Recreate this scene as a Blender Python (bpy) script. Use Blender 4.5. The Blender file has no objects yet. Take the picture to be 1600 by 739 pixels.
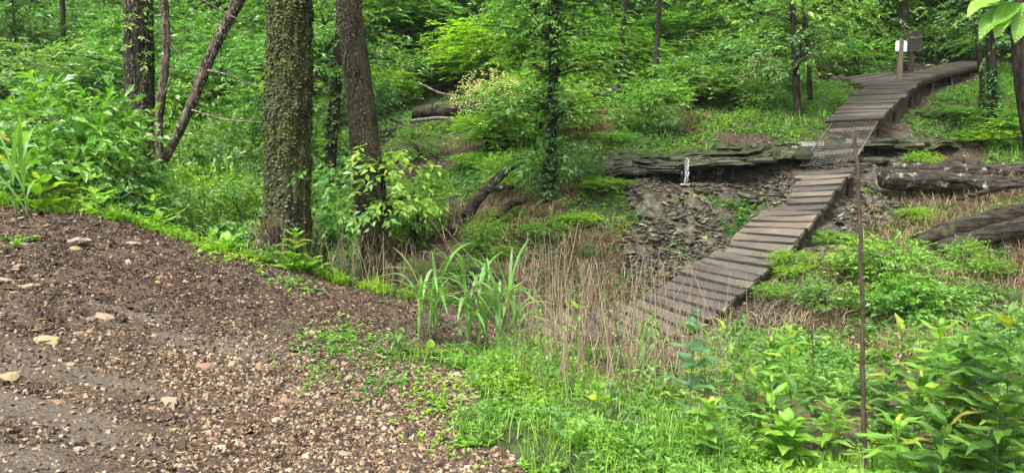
import bpy, math, random
import numpy as np
from mathutils import Vector, Matrix, Quaternion

random.seed(7)
RNG = np.random.default_rng(7)
S = bpy.context.scene
C = S.collection
R = math.radians
PI = math.pi

# ------------------------------------------------------------------ camera, sky, sun, exposure
F = 1200.0            # focal length in photograph pixels (1600 wide)
HORIZON = 260.0
PITCH = math.atan((369.5 - HORIZON) / F)
CZ = 1.6
cam_data = bpy.data.cameras.new('camera')
cam_data.sensor_width = 36.0
cam_data.lens = 36.0 * F / 1600.0
cam_data.clip_start = 0.05
cam_data.clip_end = 600.0
cam = bpy.data.objects.new('camera', cam_data)
cam.location = (0, 0, CZ)
cam.rotation_euler = (PI / 2 - PITCH, 0, 0)
C.objects.link(cam)
S.camera = cam

SUN_EL, SUN_AZ = 58.0, 215.0      # azimuth: clockwise from +Y
world = bpy.data.worlds.new('World')
S.world = world
world.use_nodes = True
wn = world.node_tree
for n in list(wn.nodes):
    wn.nodes.remove(n)
sky = wn.nodes.new('ShaderNodeTexSky')
sky.sky_type = 'NISHITA'
sky.sun_disc = False
sky.sun_elevation = R(SUN_EL)
sky.sun_rotation = R(SUN_AZ)
sky.air_density = 1.0
sky.dust_density = 6.0
sky.ozone_density = 0.3
bg = wn.nodes.new('ShaderNodeBackground')
bg.inputs['Strength'].default_value = 0.12
wo = wn.nodes.new('ShaderNodeOutputWorld')
hs = wn.nodes.new('ShaderNodeHueSaturation')      # overcast: the same sky with its blue washed out
hs.inputs['Saturation'].default_value = 0.08
wn.links.new(sky.outputs[0], hs.inputs['Color'])
wn.links.new(hs.outputs[0], bg.inputs[0])
wn.links.new(bg.outputs[0], wo.inputs[0])

sd = bpy.data.lights.new('sun', 'SUN')
sd.energy = 1.5
sd.angle = R(10)
sd.color = (1.0, 0.965, 0.87)
sun = bpy.data.objects.new('sun', sd)
az, el = R(SUN_AZ), R(SUN_EL)
sdir = Vector((math.sin(az) * math.cos(el), math.cos(az) * math.cos(el), math.sin(el)))
sun.rotation_euler = sdir.to_track_quat('Z', 'Y').to_euler()
sun.location = (0, 0, 30)
C.objects.link(sun)

S.view_settings.view_transform = 'Standard'
S.view_settings.look = 'None'
S.view_settings.exposure = 1.9
S.view_settings.gamma = 1.0
S.cycles.max_bounces = 6
S.cycles.diffuse_bounces = 4
S.cycles.transmission_bounces = 4
S.cycles.use_denoising = True


# ------------------------------------------------------------------ geometry of the picture
def at(px, py, Y):
    u = (px - 800.0) / F
    v = -(py - 369.5) / F
    cp, sp = math.cos(PITCH), math.sin(PITCH)
    s = Y / (cp + v * sp)
    return Vector((u * s, Y, CZ + (-sp + v * cp) * s))


# value noise
_P = np.random.default_rng(3).random((64, 64, 64)).astype(np.float64)


def vnoise(x, y, z=0.0):
    x, y, z = np.broadcast_arrays(np.asarray(x, float), np.asarray(y, float), np.asarray(z, float))
    xi, yi, zi = np.floor(x).astype(int), np.floor(y).astype(int), np.floor(z).astype(int)
    fx, fy, fz = x - xi, y - yi, z - zi
    fx = fx * fx * (3 - 2 * fx); fy = fy * fy * (3 - 2 * fy); fz = fz * fz * (3 - 2 * fz)
    r = 0
    for dx in (0, 1):
        for dy in (0, 1):
            for dz in (0, 1):
                w = (fx if dx else 1 - fx) * (fy if dy else 1 - fy) * (fz if dz else 1 - fz)
                r = r + w * _P[(xi + dx) & 63, (yi + dy) & 63, (zi + dz) & 63]
    return r * 2 - 1


def fbm(x, y, z=0.0, o=3):
    r, a = 0, 1.0
    for k in range(o):
        r = r + a * vnoise(x * 2 ** k + 11.3 * k, y * 2 ** k + 5.1 * k, z * 2 ** k)
        a *= 0.5
    return r


# ------------------------------------------------------------------ terrain control points: (px, py, depth, zone)
# zones: G gravel, R wet rock, S straw and dead grass, N green growth, D leaf litter / soil
CP = [
    (0, 739, 3.2, 'G'), (0, 600, 4.1, 'G'), (0, 500, 5.0, 'G'), (0, 420, 5.9, 'G'), (0, 350, 6.8, 'G'), (0, 326, 7.1, 'G'),
    (200, 739, 3.5, 'G'), (200, 550, 5.0, 'G'), (200, 450, 6.2, 'G'), (200, 385, 7.2, 'G'), (200, 357, 7.6, 'G'),
    (400, 739, 3.8, 'G'), (400, 600, 4.9, 'G'), (400, 500, 6.2, 'G'), (400, 440, 7.3, 'G'), (400, 412, 8.0, 'G'),
    (560, 739, 3.9, 'G'), (560, 600, 5.1, 'G'), (560, 525, 6.3, 'G'), (560, 480, 7.4, 'G'), (560, 456, 8.4, 'G'),
    (660, 739, 3.95, 'G'), (640, 640, 4.8, 'G'), (660, 600, 5.3, 'G'), (640, 535, 6.4, 'G'), (640, 482, 8.2, 'G'),
    (680, 560, 6.0, 'N'), (740, 600, 5.4, 'N'), (790, 640, 4.9, 'N'),
    (760, 739, 3.95, 'G'), (700, 500, 7.8, 'G'), (760, 505, 8.4, 'G'), (700, 484, 9.0, 'G'), (640, 468, 9.4, 'N'),
    (860, 700, 4.3, 'N'), (900, 739, 3.95, 'N'), (900, 640, 5.0, 'N'), (900, 585, 6.2, 'N'), (830, 560, 6.8, 'N'),
    (980, 590, 6.8, 'S'), (900, 550, 8.0, 'S'), (1010, 560, 8.2, 'S'),
    (1100, 739, 4.0, 'N'), (1100, 660, 5.5, 'N'), (1300, 739, 4.2, 'N'), (1300, 690, 5.3, 'D'), (1220, 650, 6.0, 'S'), (1400, 660, 5.6, 'S'), (1500, 739, 4.2, 'N'), (1450, 700, 4.9, 'D'),
    (1500, 600, 6.5, 'D'), (1600, 739, 4.0, 'N'), (1620, 560, 7.5, 'N'), (1250, 600, 7.7, 'N'), (1400, 590, 7.4, 'S'), (1330, 600, 7.5, 'D'),
    (-40, 330, 8.4, 'N'), (100, 350, 8.8, 'N'), (300, 402, 9.2, 'N'), (440, 424, 9.2, 'N'), (520, 446, 9.6, 'N'),
    (200, 372, 10.5, 'N'), (0, 340, 11, 'N'), (300, 395, 11.5, 'N'), (220, 370, 14, 'N'), (100, 330, 14, 'N'), (420, 390, 13, 'N'),
    (520, 420, 12, 'D'), (590, 446, 10.3, 'D'), (630, 430, 11.2, 'D'), (540, 380, 15, 'N'), (400, 300, 20, 'N'), (200, 300, 20, 'N'),
    (0, 290, 18, 'N'), (620, 380, 13, 'D'), (650, 350, 13.8, 'S'), (700, 390, 12.3, 'D'), (760, 360, 13, 'S'),
    (800, 340, 13.8, 'S'), (700, 300, 16, 'N'), (650, 255, 18.5, 'D'), (700, 222, 20, 'D'), (740, 195, 21.5, 'N'), (620, 212, 20.5, 'D'),
    (560, 200, 24, 'N'), (760, 420, 11.5, 'S'), (800, 450, 10.9, 'S'), (760, 468, 10.2, 'D'), (700, 440, 10.9, 'D'),
    (860, 312, 13.5, 'S'), (920, 330, 13.2, 'N'), (860, 380, 12.2, 'N'), (900, 420, 11.6, 'S'), (960, 430, 11.5, 'S'), (850, 470, 11.1, 'S'),
    (930, 375, 12.4, 'S'), (962, 388, 12.1, 'S'), (1000, 400, 12.0, 'R'), (975, 335, 13.2, 'N'), (950, 296, 14.0, 'N'), (900, 252, 15.5, 'N'), (900, 202, 17.6, 'S'),
    (820, 240, 16.5, 'N'), (860, 190, 18.5, 'S'), (950, 185, 18.6, 'S'), (960, 235, 16.0, 'N'), (1010, 220, 16.8, 'N'), (1060, 195, 17.6, 'S'),
    (1000, 440, 11.6, 'R'), (1050, 425, 11.9, 'R'), (1020, 375, 12.4, 'R'), (1100, 375, 12.7, 'R'), (1150, 352, 13.2, 'N'), (1180, 335, 13.6, 'N'),
    (1000, 325, 13.3, 'R'), (1060, 330, 13.2, 'R'), (1130, 325, 13.4, 'R'), (1200, 300, 14.0, 'R'), (1225, 270, 14.9, 'R'),
    (1070, 293, 14.1, 'R'), (1000, 293, 14.1, 'R'), (1160, 288, 14.2, 'R'), (1000, 290, 14.7, 'R'), (1080, 289, 14.7, 'R'), (1170, 276, 14.8, 'R'),
    (1000, 250, 15.4, 'N'), (1080, 238, 15.7, 'N'), (1170, 226, 15.9, 'D'), (1150, 205, 16.6, 'N'), (1230, 215, 16.4, 'N'), (1250, 238, 16.0, 'D'),
    (1200, 180, 17.8, 'N'), (1290, 200, 16.9, 'N'),
    (1050, 492, 10.9, 'D'), (1110, 490, 10.6, 'D'), (900, 524, 10.5, 'D'), (960, 562, 9.4, 'D'), (1060, 552, 9.4, 'D'), (820, 538, 9.6, 'D'),
    (1180, 492, 10.4, 'D'), (1230, 440, 11.3, 'N'), (1290, 395, 12.3, 'R'), (1310, 350, 13.2, 'R'), (1350, 325, 13.9, 'R'), (1360, 280, 15.0, 'R'),
    (1360, 262, 15.6, 'R'), (1420, 262, 15.7, 'D'), (1400, 226, 16.5, 'R'), (1480, 232, 16.5, 'D'), (1380, 205, 16.8, 'D'), (1450, 318, 14.3, 'S'),
    (1400, 375, 12.4, 'S'), (1500, 335, 13.4, 'S'), (1600, 305, 14.1, 'S'), (1500, 400, 11.7, 'S'), (1610, 400, 11.3, 'S'), (1330, 430, 11.2, 'S'),
    (1400, 470, 10.4, 'S'), (1610, 480, 9.8, 'S'), (1260, 480, 10.6, 'S'), (1320, 540, 9.2, 'D'), (1450, 540, 8.8, 'S'), (1250, 560, 8.7, 'N'), (1150, 545, 9.2, 'N'),
    (1330, 165, 18.0, 'N'), (1400, 141, 19.5, 'D'), (1430, 172, 18.2, 'D'), (1500, 180, 18, 'N'), (1450, 212, 16.9, 'N'), (1560, 205, 17.3, 'N'), (1600, 245, 16.0, 'N'),
    (1550, 140, 20, 'N'), (1620, 120, 21, 'N'), (1500, 116, 21.8, 'D'), (1310, 136, 21.5, 'D'), (1250, 150, 19.3, 'N'), (1100, 155, 20, 'N'), (1000, 155, 20.5, 'N'),
    (900, 150, 22, 'N'), (800, 160, 22, 'N'),
]
pts, zon = [], []
for (px, py, Y, zz) in CP:
    p = at(px, py, Y)
    pts.append((p.x, p.y, p.z)); zon.append(zz)
for (x, y, z, zz) in [
    (-3, 0.5, 0.12, 'G'), (0, 0, 0.0, 'G'), (3, 0, -0.1, 'N'), (-7, 3, 1.3, 'N'), (-9, 7, 1.5, 'N'), (7, 3, -0.2, 'N'), (9, 7, 0.0, 'N'), (0, -10, 0.3, 'G'),
    (-14, -8, 2.5, 'N'), (14, -8, 0, 'N'), (-12, 12, 1.0, 'N'), (-16, 20, 1.6, 'N'), (-25, 10, 3.5, 'N'), (13, 13, 1.6, 'N'), (16, 20, 4.6, 'N'), (25, 12, 5.0, 'N'),
    (-20, 30, 4.0, 'N'), (-8, 28, 3.2, 'N'), (0, 28, 5.6, 'N'), (8, 28, 6.5, 'N'), (18, 28, 7.5, 'N'),
    (-30, 45, 11, 'N'), (-10, 45, 11, 'N'), (10, 45, 14, 'N'), (30, 45, 15, 'N'), (-60, 80, 26, 'N'), (0, 80, 30, 'N'), (60, 80, 32, 'N'),
    (-70, 20, 12, 'N'), (70, 20, 18, 'N'), (-60, -40, 8, 'N'), (60, -40, 4, 'N'), (0, -60, 6, 'N'), (0, 160, 52, 'N'), (-110, 140, 50, 'N'), (110, 140, 52, 'N'),
]:
    pts.append((x, y, z)); zon.append(zz)
PT = np.array(pts)
ZN = np.array(zon)


def _U(r2):
    return 0.5 * r2 * np.log(r2 + 1e-9)


def _fit(P):
    n = len(P)
    d2 = ((P[:, None, :2] - P[None, :, :2]) ** 2).sum(-1)
    A = np.zeros((n + 3, n + 3))
    A[:n, :n] = _U(d2) + np.eye(n) * 0.01
    A[:n, n] = 1; A[:n, n + 1:] = P[:, :2]
    A[n, :n] = 1; A[n + 1:, :n] = P[:, :2].T
    return np.linalg.solve(A, np.concatenate([P[:, 2], [0, 0, 0]]))


WT = _fit(PT)


def ground_z(x, y, noise=True):
    x = np.atleast_1d(np.asarray(x, float)); y = np.atleast_1d(np.asarray(y, float))
    out = np.empty(x.shape)
    xf, yf = x.ravel(), y.ravel()
    o = out.ravel()
    n = len(PT)
    for a in range(0, len(xf), 20000):
        b = a + 20000
        d2 = (xf[a:b, None] - PT[None, :, 0]) ** 2 + (yf[a:b, None] - PT[None, :, 1]) ** 2
        o[a:b] = _U(d2) @ WT[:n] + WT[n] + WT[n + 1] * xf[a:b] + WT[n + 2] * yf[a:b]
    out = o.reshape(x.shape)
    if noise:
        k = np.clip((y - 2) / 10, 0.15, 1.0)
        out = out + k * (0.05 * vnoise(x * 1.3, y * 1.3) + 0.03 * vnoise(x * 3.1, y * 3.1, 4)) + 0.012 * vnoise(x * 6, y * 6, 8)
    return out


def gz(x, y):
    return float(ground_z(x, y)[0])


ZK = ['G', 'R', 'S', 'N', 'D']


def zones(x, y):
    x = np.asarray(x, float).ravel(); y = np.asarray(y, float).ravel()
    xw = x + 0.22 * vnoise(x * 1.1, y * 1.1, 1) + 0.16 * vnoise(x * 3.7, y * 3.7, 2)
    yw = y + 0.22 * vnoise(x * 1.1, y * 1.1, 21) + 0.16 * vnoise(x * 3.7, y * 3.7, 22)
    out = np.zeros((len(x), 5))
    M = np.stack([(ZN == k) for k in ZK], 1).astype(float)
    for a in range(0, len(x), 20000):
        b = a + 20000
        d2 = (xw[a:b, None] - PT[None, :, 0]) ** 2 + (yw[a:b, None] - PT[None, :, 1]) ** 2
        w = 1.0 / (d2 + 0.01) ** 2.5
        out[a:b] = (w @ M) / w.sum(1, keepdims=True)
    return out


# ------------------------------------------------------------------ mesh helpers
def mesh_np(name, V, quads=None, tris=None, smooth=False, mat=None, attrs=None):
    me = bpy.data.meshes.new(name)
    V = np.asarray(V, np.float32).reshape(-1, 3)
    idx, tot = [], []
    if quads is not None and len(quads):
        q = np.asarray(quads, np.int32).reshape(-1, 4); idx.append(q.ravel()); tot.append(np.full(len(q), 4, np.int32))
    if tris is not None and len(tris):
        t = np.asarray(tris, np.int32).reshape(-1, 3); idx.append(t.ravel()); tot.append(np.full(len(t), 3, np.int32))
    idx = np.concatenate(idx); tot = np.concatenate(tot)
    me.vertices.add(len(V)); me.vertices.foreach_set('co', V.ravel())
    me.loops.add(len(idx)); me.loops.foreach_set('vertex_index', idx)
    me.polygons.add(len(tot))
    st = np.zeros(len(tot), np.int32); st[1:] = np.cumsum(tot)[:-1]
    me.polygons.foreach_set('loop_start', st); me.polygons.foreach_set('loop_total', tot)
    me.update(calc_edges=True)
    me.polygons.foreach_set('use_smooth', np.full(len(tot), smooth, bool))
    if attrs:
        for k, a in attrs.items():
            at_ = me.attributes.new(k, 'FLOAT_COLOR', 'POINT')
            at_.data.foreach_set('color', np.asarray(a, np.float32).ravel())
    if mat:
        me.materials.append(mat)
    return me


class MB:
    """collects pieces of geometry for one mesh"""
    def __init__(self):
        self.V, self.Q, self.T, self.n = [], [], [], 0

    def add(self, V, Q=None, T=None):
        V = np.asarray(V, float).reshape(-1, 3)
        self.V.append(V)
        if Q is not None and len(Q): self.Q.append(np.asarray(Q, int).reshape(-1, 4) + self.n)
        if T is not None and len(T): self.T.append(np.asarray(T, int).reshape(-1, 3) + self.n)
        self.n += len(V)

    def tube(self, path, rad, sides=6, seed=0, rough=0.0, caps=True):
        P = np.asarray([tuple(p) for p in path], float)
        rad = np.broadcast_to(np.asarray(rad, float), (len(P),))
        T = np.gradient(P, axis=0)
        T /= np.linalg.norm(T, axis=1, keepdims=True) + 1e-9
        ref = np.array([0.0, 0, 1.0]) if abs(T[:, 2].mean()) < 0.8 else np.array([1.0, 0, 0])
        A = np.cross(T, ref); A /= np.linalg.norm(A, axis=1, keepdims=True) + 1e-9
        B = np.cross(T, A)
        th = np.linspace(0, 2 * PI, sides, endpoint=False)
        rr = rad[:, None] * np.ones((1, sides))
        if rough:
            rr = rr * (1 + rough * fbm(np.cos(th)[None, :] * 2.2 + seed + 0 * rr, np.sin(th)[None, :] * 2.2 + 0 * rr, np.arange(len(P))[:, None] * 0.35))
        V = P[:, None, :] + rr[:, :, None] * (np.cos(th)[None, :, None] * A[:, None, :] + np.sin(th)[None, :, None] * B[:, None, :])
        n = len(P)
        i = np.arange(n - 1)[:, None] * sides; j = np.arange(sides)[None, :]; j2 = (j + 1) % sides
        Q = np.stack([i + j, i + j2, i + sides + j2, i + sides + j], -1).reshape(-1, 4)
        Vf = V.reshape(-1, 3)
        Tt = None
        if caps:
            Vf = np.concatenate([Vf, P[:1], P[-1:]])
            a, b = n * sides, n * sides + 1
            j = np.arange(sides); j2 = (j + 1) % sides
            Tt = np.concatenate([np.stack([j2, j, np.full(sides, a)], 1), np.stack([(n - 1) * sides + j, (n - 1) * sides + j2, np.full(sides, b)], 1)])
        self.add(Vf, Q, Tt)

    def box(self, c, ex, ey, ez):
        """box from centre and three half-axis vectors"""
        c, ex, ey, ez = [np.array(tuple(v), float) for v in (c, ex, ey, ez)]
        V = [c + sx * ex + sy * ey + sz * ez for sz in (-1, 1) for sy in (-1, 1) for sx in (-1, 1)]
        Q = [(0, 2, 3, 1), (4, 5, 7, 6), (0, 1, 5, 4), (2, 6, 7, 3), (0, 4, 6, 2), (1, 3, 7, 5)]
        self.add(V, Q)

    def mesh(self, name, mat, smooth=False):
        return mesh_np(name, np.concatenate(self.V), np.concatenate(self.Q) if self.Q else None, np.concatenate(self.T) if self.T else None, smooth, mat)


def link(name, data, parent=None, loc=None, rot=None, scale=None, **props):
    o = bpy.data.objects.new(name, data)
    C.objects.link(o)
    if parent is not None: o.parent = parent
    if loc is not None: o.location = loc
    if rot is not None:
        if isinstance(rot, Quaternion):
            o.rotation_mode = 'QUATERNION'; o.rotation_quaternion = rot
        else:
            o.rotation_euler = rot
    if scale is not None: o.scale = scale if hasattr(scale, '__len__') else (scale,) * 3
    for k, v in props.items():
        if v: o[k] = v
    return o


def thing(name, label, cat, loc, rotz=0.0, group=None, scale=None):
    return link(name, None, None, loc, (0, 0, rotz), scale, label=label, category=cat, group=group)


# ------------------------------------------------------------------ materials
def new_mat(name):
    m = bpy.data.materials.new(name)
    m.use_nodes = True
    nt = m.node_tree
    return m, nt, nt.nodes['Principled BSDF']


def N(nt, t, **kw):
    n = nt.nodes.new(t)
    for k, v in kw.items():
        setattr(n, k, v)
    return n


def ramp(nt, fac, stops):
    r = N(nt, 'ShaderNodeValToRGB')
    e = r.color_ramp.elements
    while len(e) < len(stops): e.new(0.5)
    for k, (p, c) in enumerate(stops):
        e[k].position = p; e[k].color = (*c, 1)
    nt.links.new(fac, r.inputs[0])
    return r.outputs[0]


def noise(nt, scale, detail=3, vec=None, rough=0.55, stretch=None):
    n = N(nt, 'ShaderNodeTexNoise')
    n.inputs['Scale'].default_value = scale; n.inputs['Detail'].default_value = detail; n.inputs['Roughness'].default_value = rough
    src = vec
    if src is None:
        g = N(nt, 'ShaderNodeNewGeometry'); src = g.outputs['Position']
    if stretch:
        mp = N(nt, 'ShaderNodeMapping'); mp.inputs['Scale'].default_value = stretch
        nt.links.new(src, mp.inputs[0]); src = mp.outputs[0]
    nt.links.new(src, n.inputs['Vector'])
    return n.outputs[0]


def mix(nt, f, a, b, mode='MIX'):
    m = N(nt, 'ShaderNodeMix', data_type='RGBA', blend_type=mode)
    if isinstance(f, (int, float)): m.inputs[0].default_value = f
    else: nt.links.new(f, m.inputs[0])
    for s, v in ((m.inputs[6], a), (m.inputs[7], b)):
        if isinstance(v, tuple): s.default_value = (*v, 1)
        else: nt.links.new(v, s)
    return m.outputs[2]


def bump(nt, p, h, strength=0.5, dist=0.02):
    b = N(nt, 'ShaderNodeBump'); b.inputs['Strength'].default_value = strength; b.inputs['Distance'].default_value = dist
    nt.links.new(h, b.inputs['Height']); nt.links.new(b.outputs[0], p.inputs['Normal'])


def leaf_mat(name, c1, c2, c3=None, trans=0.42, rough=0.36, clump=0.9, dry=False):
    m, nt, p = new_mat(name)
    g = N(nt, 'ShaderNodeNewGeometry')
    stops = [(0.0, c1), (0.6, c2)] + ([(1.0, c3)] if c3 else [])
    col = ramp(nt, g.outputs['Random Per Island'], stops)
    nz = noise(nt, clump, 2)
    oi = N(nt, 'ShaderNodeObjectInfo')
    ad = N(nt, 'ShaderNodeMath', operation='ADD'); nt.links.new(nz, ad.inputs[0])
    sc_ = N(nt, 'ShaderNodeMath', operation='MULTIPLY'); sc_.inputs[1].default_value = 0.25; nt.links.new(oi.outputs['Random'], sc_.inputs[0])
    nt.links.new(sc_.outputs[0], ad.inputs[1])
    tint = ramp(nt, ad.outputs[0], [(0.35, (0.75, 0.75, 0.76)), (0.6, (1, 1, 1)), (0.85, (1.2, 1.16, 1.08))] if dry else [(0.35, (0.72, 0.82, 0.72)), (0.6, (1.1, 1.02, 0.82)), (0.85, (1.6, 1.18, 0.65))])
    col = mix(nt, 1.0, col, tint, 'MULTIPLY')
    nt.links.new(col, p.inputs['Base Color'])
    p.inputs['Roughness'].default_value = rough
    p.inputs['Specular IOR Level'].default_value = 0.5
    tr = N(nt, 'ShaderNodeBsdfTranslucent')
    tc = mix(nt, 1.0, col, (1.25, 1.45, 0.5), 'MULTIPLY')
    nt.links.new(tc, tr.inputs[0])
    ms = N(nt, 'ShaderNodeMixShader'); ms.inputs[0].default_value = trans
    nt.links.new(p.outputs[0], ms.inputs[1]); nt.links.new(tr.outputs[0], ms.inputs[2])
    nt.links.new(ms.outputs[0], nt.nodes['Material Output'].inputs[0])
    return m


M = {}
M['leaf_bright'] = leaf_mat('leaf_bright', (0.07, 0.18, 0.03), (0.12, 0.28, 0.045), (0.2, 0.38, 0.08))
M['leaf_mid'] = leaf_mat('leaf_mid', (0.05, 0.145, 0.035), (0.1, 0.24, 0.06), (0.17, 0.34, 0.1))
M['leaf_deep'] = leaf_mat('leaf_deep', (0.035, 0.1, 0.034), (0.07, 0.175, 0.055), (0.12, 0.25, 0.085))
M['leaf_blue'] = leaf_mat('leaf_blue', (0.055, 0.14, 0.055), (0.09, 0.2, 0.08), (0.16, 0.29, 0.14), rough=0.35)
M['leaf_lime'] = leaf_mat('leaf_lime', (0.11, 0.25, 0.025), (0.17, 0.34, 0.035), (0.24, 0.40, 0.05), trans=0.45)
M['grass'] = leaf_mat('grass', (0.07, 0.19, 0.03), (0.12, 0.27, 0.045), (0.2, 0.34, 0.08), trans=0.35)
M['straw'] = leaf_mat('straw', (0.06, 0.042, 0.024), (0.2, 0.145, 0.085), (0.38, 0.3, 0.19), trans=0.15, rough=0.8, dry=True)
M['straw_red'] = leaf_mat('straw_red', (0.1, 0.048, 0.02), (0.2, 0.11, 0.05), (0.3, 0.19, 0.1), trans=0.1, rough=0.8, dry=True)
M['stalk'] = leaf_mat('stalk', (0.05, 0.036, 0.023), (0.19, 0.14, 0.09), (0.37, 0.29, 0.2), trans=0.05, rough=0.8, dry=True)
M['litter'] = leaf_mat('litter', (0.03, 0.018, 0.01), (0.1, 0.065, 0.035), (0.24, 0.17, 0.1), trans=0.1, rough=0.8, dry=True)
M['blossom'] = leaf_mat('blossom', (0.35, 0.32, 0.12), (0.5, 0.47, 0.22), (0.6, 0.58, 0.35), trans=0.3, rough=0.6, dry=True)


def bark_mat(name, c1, c2, moss=None, moss_amt=0.5, scale=1.0, pale=None, lying=False):
    m, nt, p = new_mat(name)
    tc = N(nt, 'ShaderNodeTexCoord'); v = tc.outputs['Object']
    n1 = noise(nt, 14 * scale, 6, v, 0.65, (0.2, 1, 1.3) if lying else (1, 1, 0.28))
    n2 = noise(nt, 40 * scale, 4, v, 0.6, (0.4, 1, 1) if lying else (1, 1, 0.5))
    col = ramp(nt, n1, [(0.42, c1), (0.6, c2)])
    col = mix(nt, n2, col, mix(nt, 1.0, col, (0.45, 0.45, 0.45), 'MULTIPLY'))
    if pale:
        n4 = noise(nt, 5 * scale, 5, v, 0.7)
        f = ramp(nt, n4, [(0.585, (0, 0, 0)), (0.66, (1, 1, 1))])
        col = mix(nt, f, col, pale)
    if moss:
        n3 = noise(nt, 3.2 * scale, 6, v, 0.72, (1, 1, 0.6))
        f = ramp(nt, n3, [(0.62 - moss_amt * 0.35, (0, 0, 0)), (0.75 - moss_amt * 0.25, (1, 1, 1))])
        col = mix(nt, f, col, moss)
    nt.links.new(col, p.inputs['Base Color'])
    p.inputs['Roughness'].default_value = 0.9
    p.inputs['Specular IOR Level'].default_value = 0.2
    bump(nt, p, n1, 1.0, 0.03)
    return m


M['bark_mossy'] = bark_mat('bark_mossy', (0.014, 0.011, 0.008), (0.085, 0.066, 0.046), (0.05, 0.072, 0.012), 0.58)
M['bark_brown'] = bark_mat('bark_brown', (0.018, 0.015, 0.009), (0.088, 0.075, 0.046), (0.045, 0.052, 0.014), 0.42, 1.3)
M['bark_dark'] = bark_mat('bark_dark', (0.008, 0.006, 0.005), (0.05, 0.038, 0.028), (0.04, 0.055, 0.02), 0.12)
M['bark_grey'] = bark_mat('bark_grey', (0.03, 0.024, 0.018), (0.17, 0.135, 0.1), None, 0, 1.5, (0.3, 0.27, 0.22))
M['log_dark'] = bark_mat('log_dark', (0.01, 0.008, 0.006), (0.085, 0.068, 0.05), None, 0, 1.2, (0.24, 0.26, 0.22), lying=True)
M['log_old'] = bark_mat('log_old', (0.008, 0.006, 0.005), (0.075, 0.056, 0.042), (0.06, 0.08, 0.025), 0.2, 1.0, lying=True)
M['log_wood'] = bark_mat('log_wood', (0.09, 0.07, 0.055), (0.3, 0.25, 0.2), None, 0, 1.4)


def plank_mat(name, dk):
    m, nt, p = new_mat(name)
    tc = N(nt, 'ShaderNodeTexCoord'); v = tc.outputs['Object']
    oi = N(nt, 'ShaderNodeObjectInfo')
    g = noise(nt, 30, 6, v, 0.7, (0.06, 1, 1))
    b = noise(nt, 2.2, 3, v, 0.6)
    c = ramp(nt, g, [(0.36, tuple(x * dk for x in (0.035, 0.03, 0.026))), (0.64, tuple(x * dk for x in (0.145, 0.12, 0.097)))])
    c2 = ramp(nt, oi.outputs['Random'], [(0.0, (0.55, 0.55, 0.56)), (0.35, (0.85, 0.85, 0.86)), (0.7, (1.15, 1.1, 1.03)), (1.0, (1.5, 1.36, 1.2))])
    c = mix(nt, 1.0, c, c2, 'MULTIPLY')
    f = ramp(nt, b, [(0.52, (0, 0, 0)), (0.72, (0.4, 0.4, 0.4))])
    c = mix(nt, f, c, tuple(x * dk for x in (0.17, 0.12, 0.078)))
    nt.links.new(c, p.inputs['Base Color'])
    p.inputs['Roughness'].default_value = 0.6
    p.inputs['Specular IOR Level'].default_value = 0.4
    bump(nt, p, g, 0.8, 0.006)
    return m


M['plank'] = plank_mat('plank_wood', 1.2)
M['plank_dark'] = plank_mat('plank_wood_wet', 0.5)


def simple(name, c1, c2, scale, rough=0.8, bs=0.6, bd=0.02, spec=0.3, metal=0.0, island=False, stretch=None):
    m, nt, p = new_mat(name)
    if island:
        g = N(nt, 'ShaderNodeNewGeometry'); f = g.outputs['Random Per Island']
        col = ramp(nt, f, island if isinstance(island, list) else [(0, c1), (1, c2)])
        n1 = noise(nt, scale, 4)
        col = mix(nt, n1, col, mix(nt, 1.0, col, (0.55, 0.53, 0.5), 'MULTIPLY'))
    else:
        tc = N(nt, 'ShaderNodeTexCoord')
        n1 = noise(nt, scale, 6, tc.outputs['Object'], 0.65, stretch)
        col = ramp(nt, n1, [(0.32, c1), (0.68, c2)])
    nt.links.new(col, p.inputs['Base Color'])
    p.inputs['Roughness'].default_value = rough
    p.inputs['Specular IOR Level'].default_value = spec
    p.inputs['Metallic'].default_value = metal
    if bs: bump(nt, p, n1, bs, bd)
    return m


M['pebble'] = simple('pebble', None, None, 40, 0.75, 0.3, 0.005, island=[(0.0, (0.02, 0.014, 0.01)), (0.35, (0.06, 0.038, 0.023)), (0.6, (0.15, 0.097, 0.058)), (0.82, (0.29, 0.205, 0.125)), (1.0, (0.42, 0.34, 0.25))])
M['mulch'] = simple('mulch', None, None, 40, 0.75, 0.3, 0.005, island=[(0.0, (0.014, 0.008, 0.005)), (0.5, (0.045, 0.026, 0.016)), (0.8, (0.1, 0.06, 0.037)), (0.95, (0.19, 0.125, 0.08)), (1.0, (0.32, 0.24, 0.16))])
M['stone'] = simple('stone', (0.14, 0.095, 0.062), (0.34, 0.26, 0.185), 14, 0.8, 0.6, 0.01)
M['stone_pink'] = simple('stone_pink', (0.13, 0.07, 0.045), (0.27, 0.165, 0.11), 14, 0.8, 0.6, 0.01)
M['stone_yellow'] = simple('stone_yellow', (0.15, 0.11, 0.05), (0.33, 0.26, 0.14), 14, 0.8, 0.6, 0.01)
M['stone_grey'] = simple('stone_grey', (0.06, 0.055, 0.05), (0.2, 0.17, 0.155), 14, 0.6, 0.6, 0.01)
M['shale'] = simple('shale', (0.008, 0.008, 0.006), (0.06, 0.055, 0.036), 9, 0.32, 0.9, 0.02, 0.5, stretch=(1, 1, 5))
M['shale_chip'] = simple('shale_chip', None, None, 30, 0.4, 0.3, 0.005, 0.5, island=[(0.0, (0.01, 0.009, 0.006)), (0.5, (0.06, 0.053, 0.036)), (0.85, (0.12, 0.106, 0.064)), (0.96, (0.16, 0.125, 0.05)), (1.0, (0.24, 0.2, 0.1))])
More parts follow.
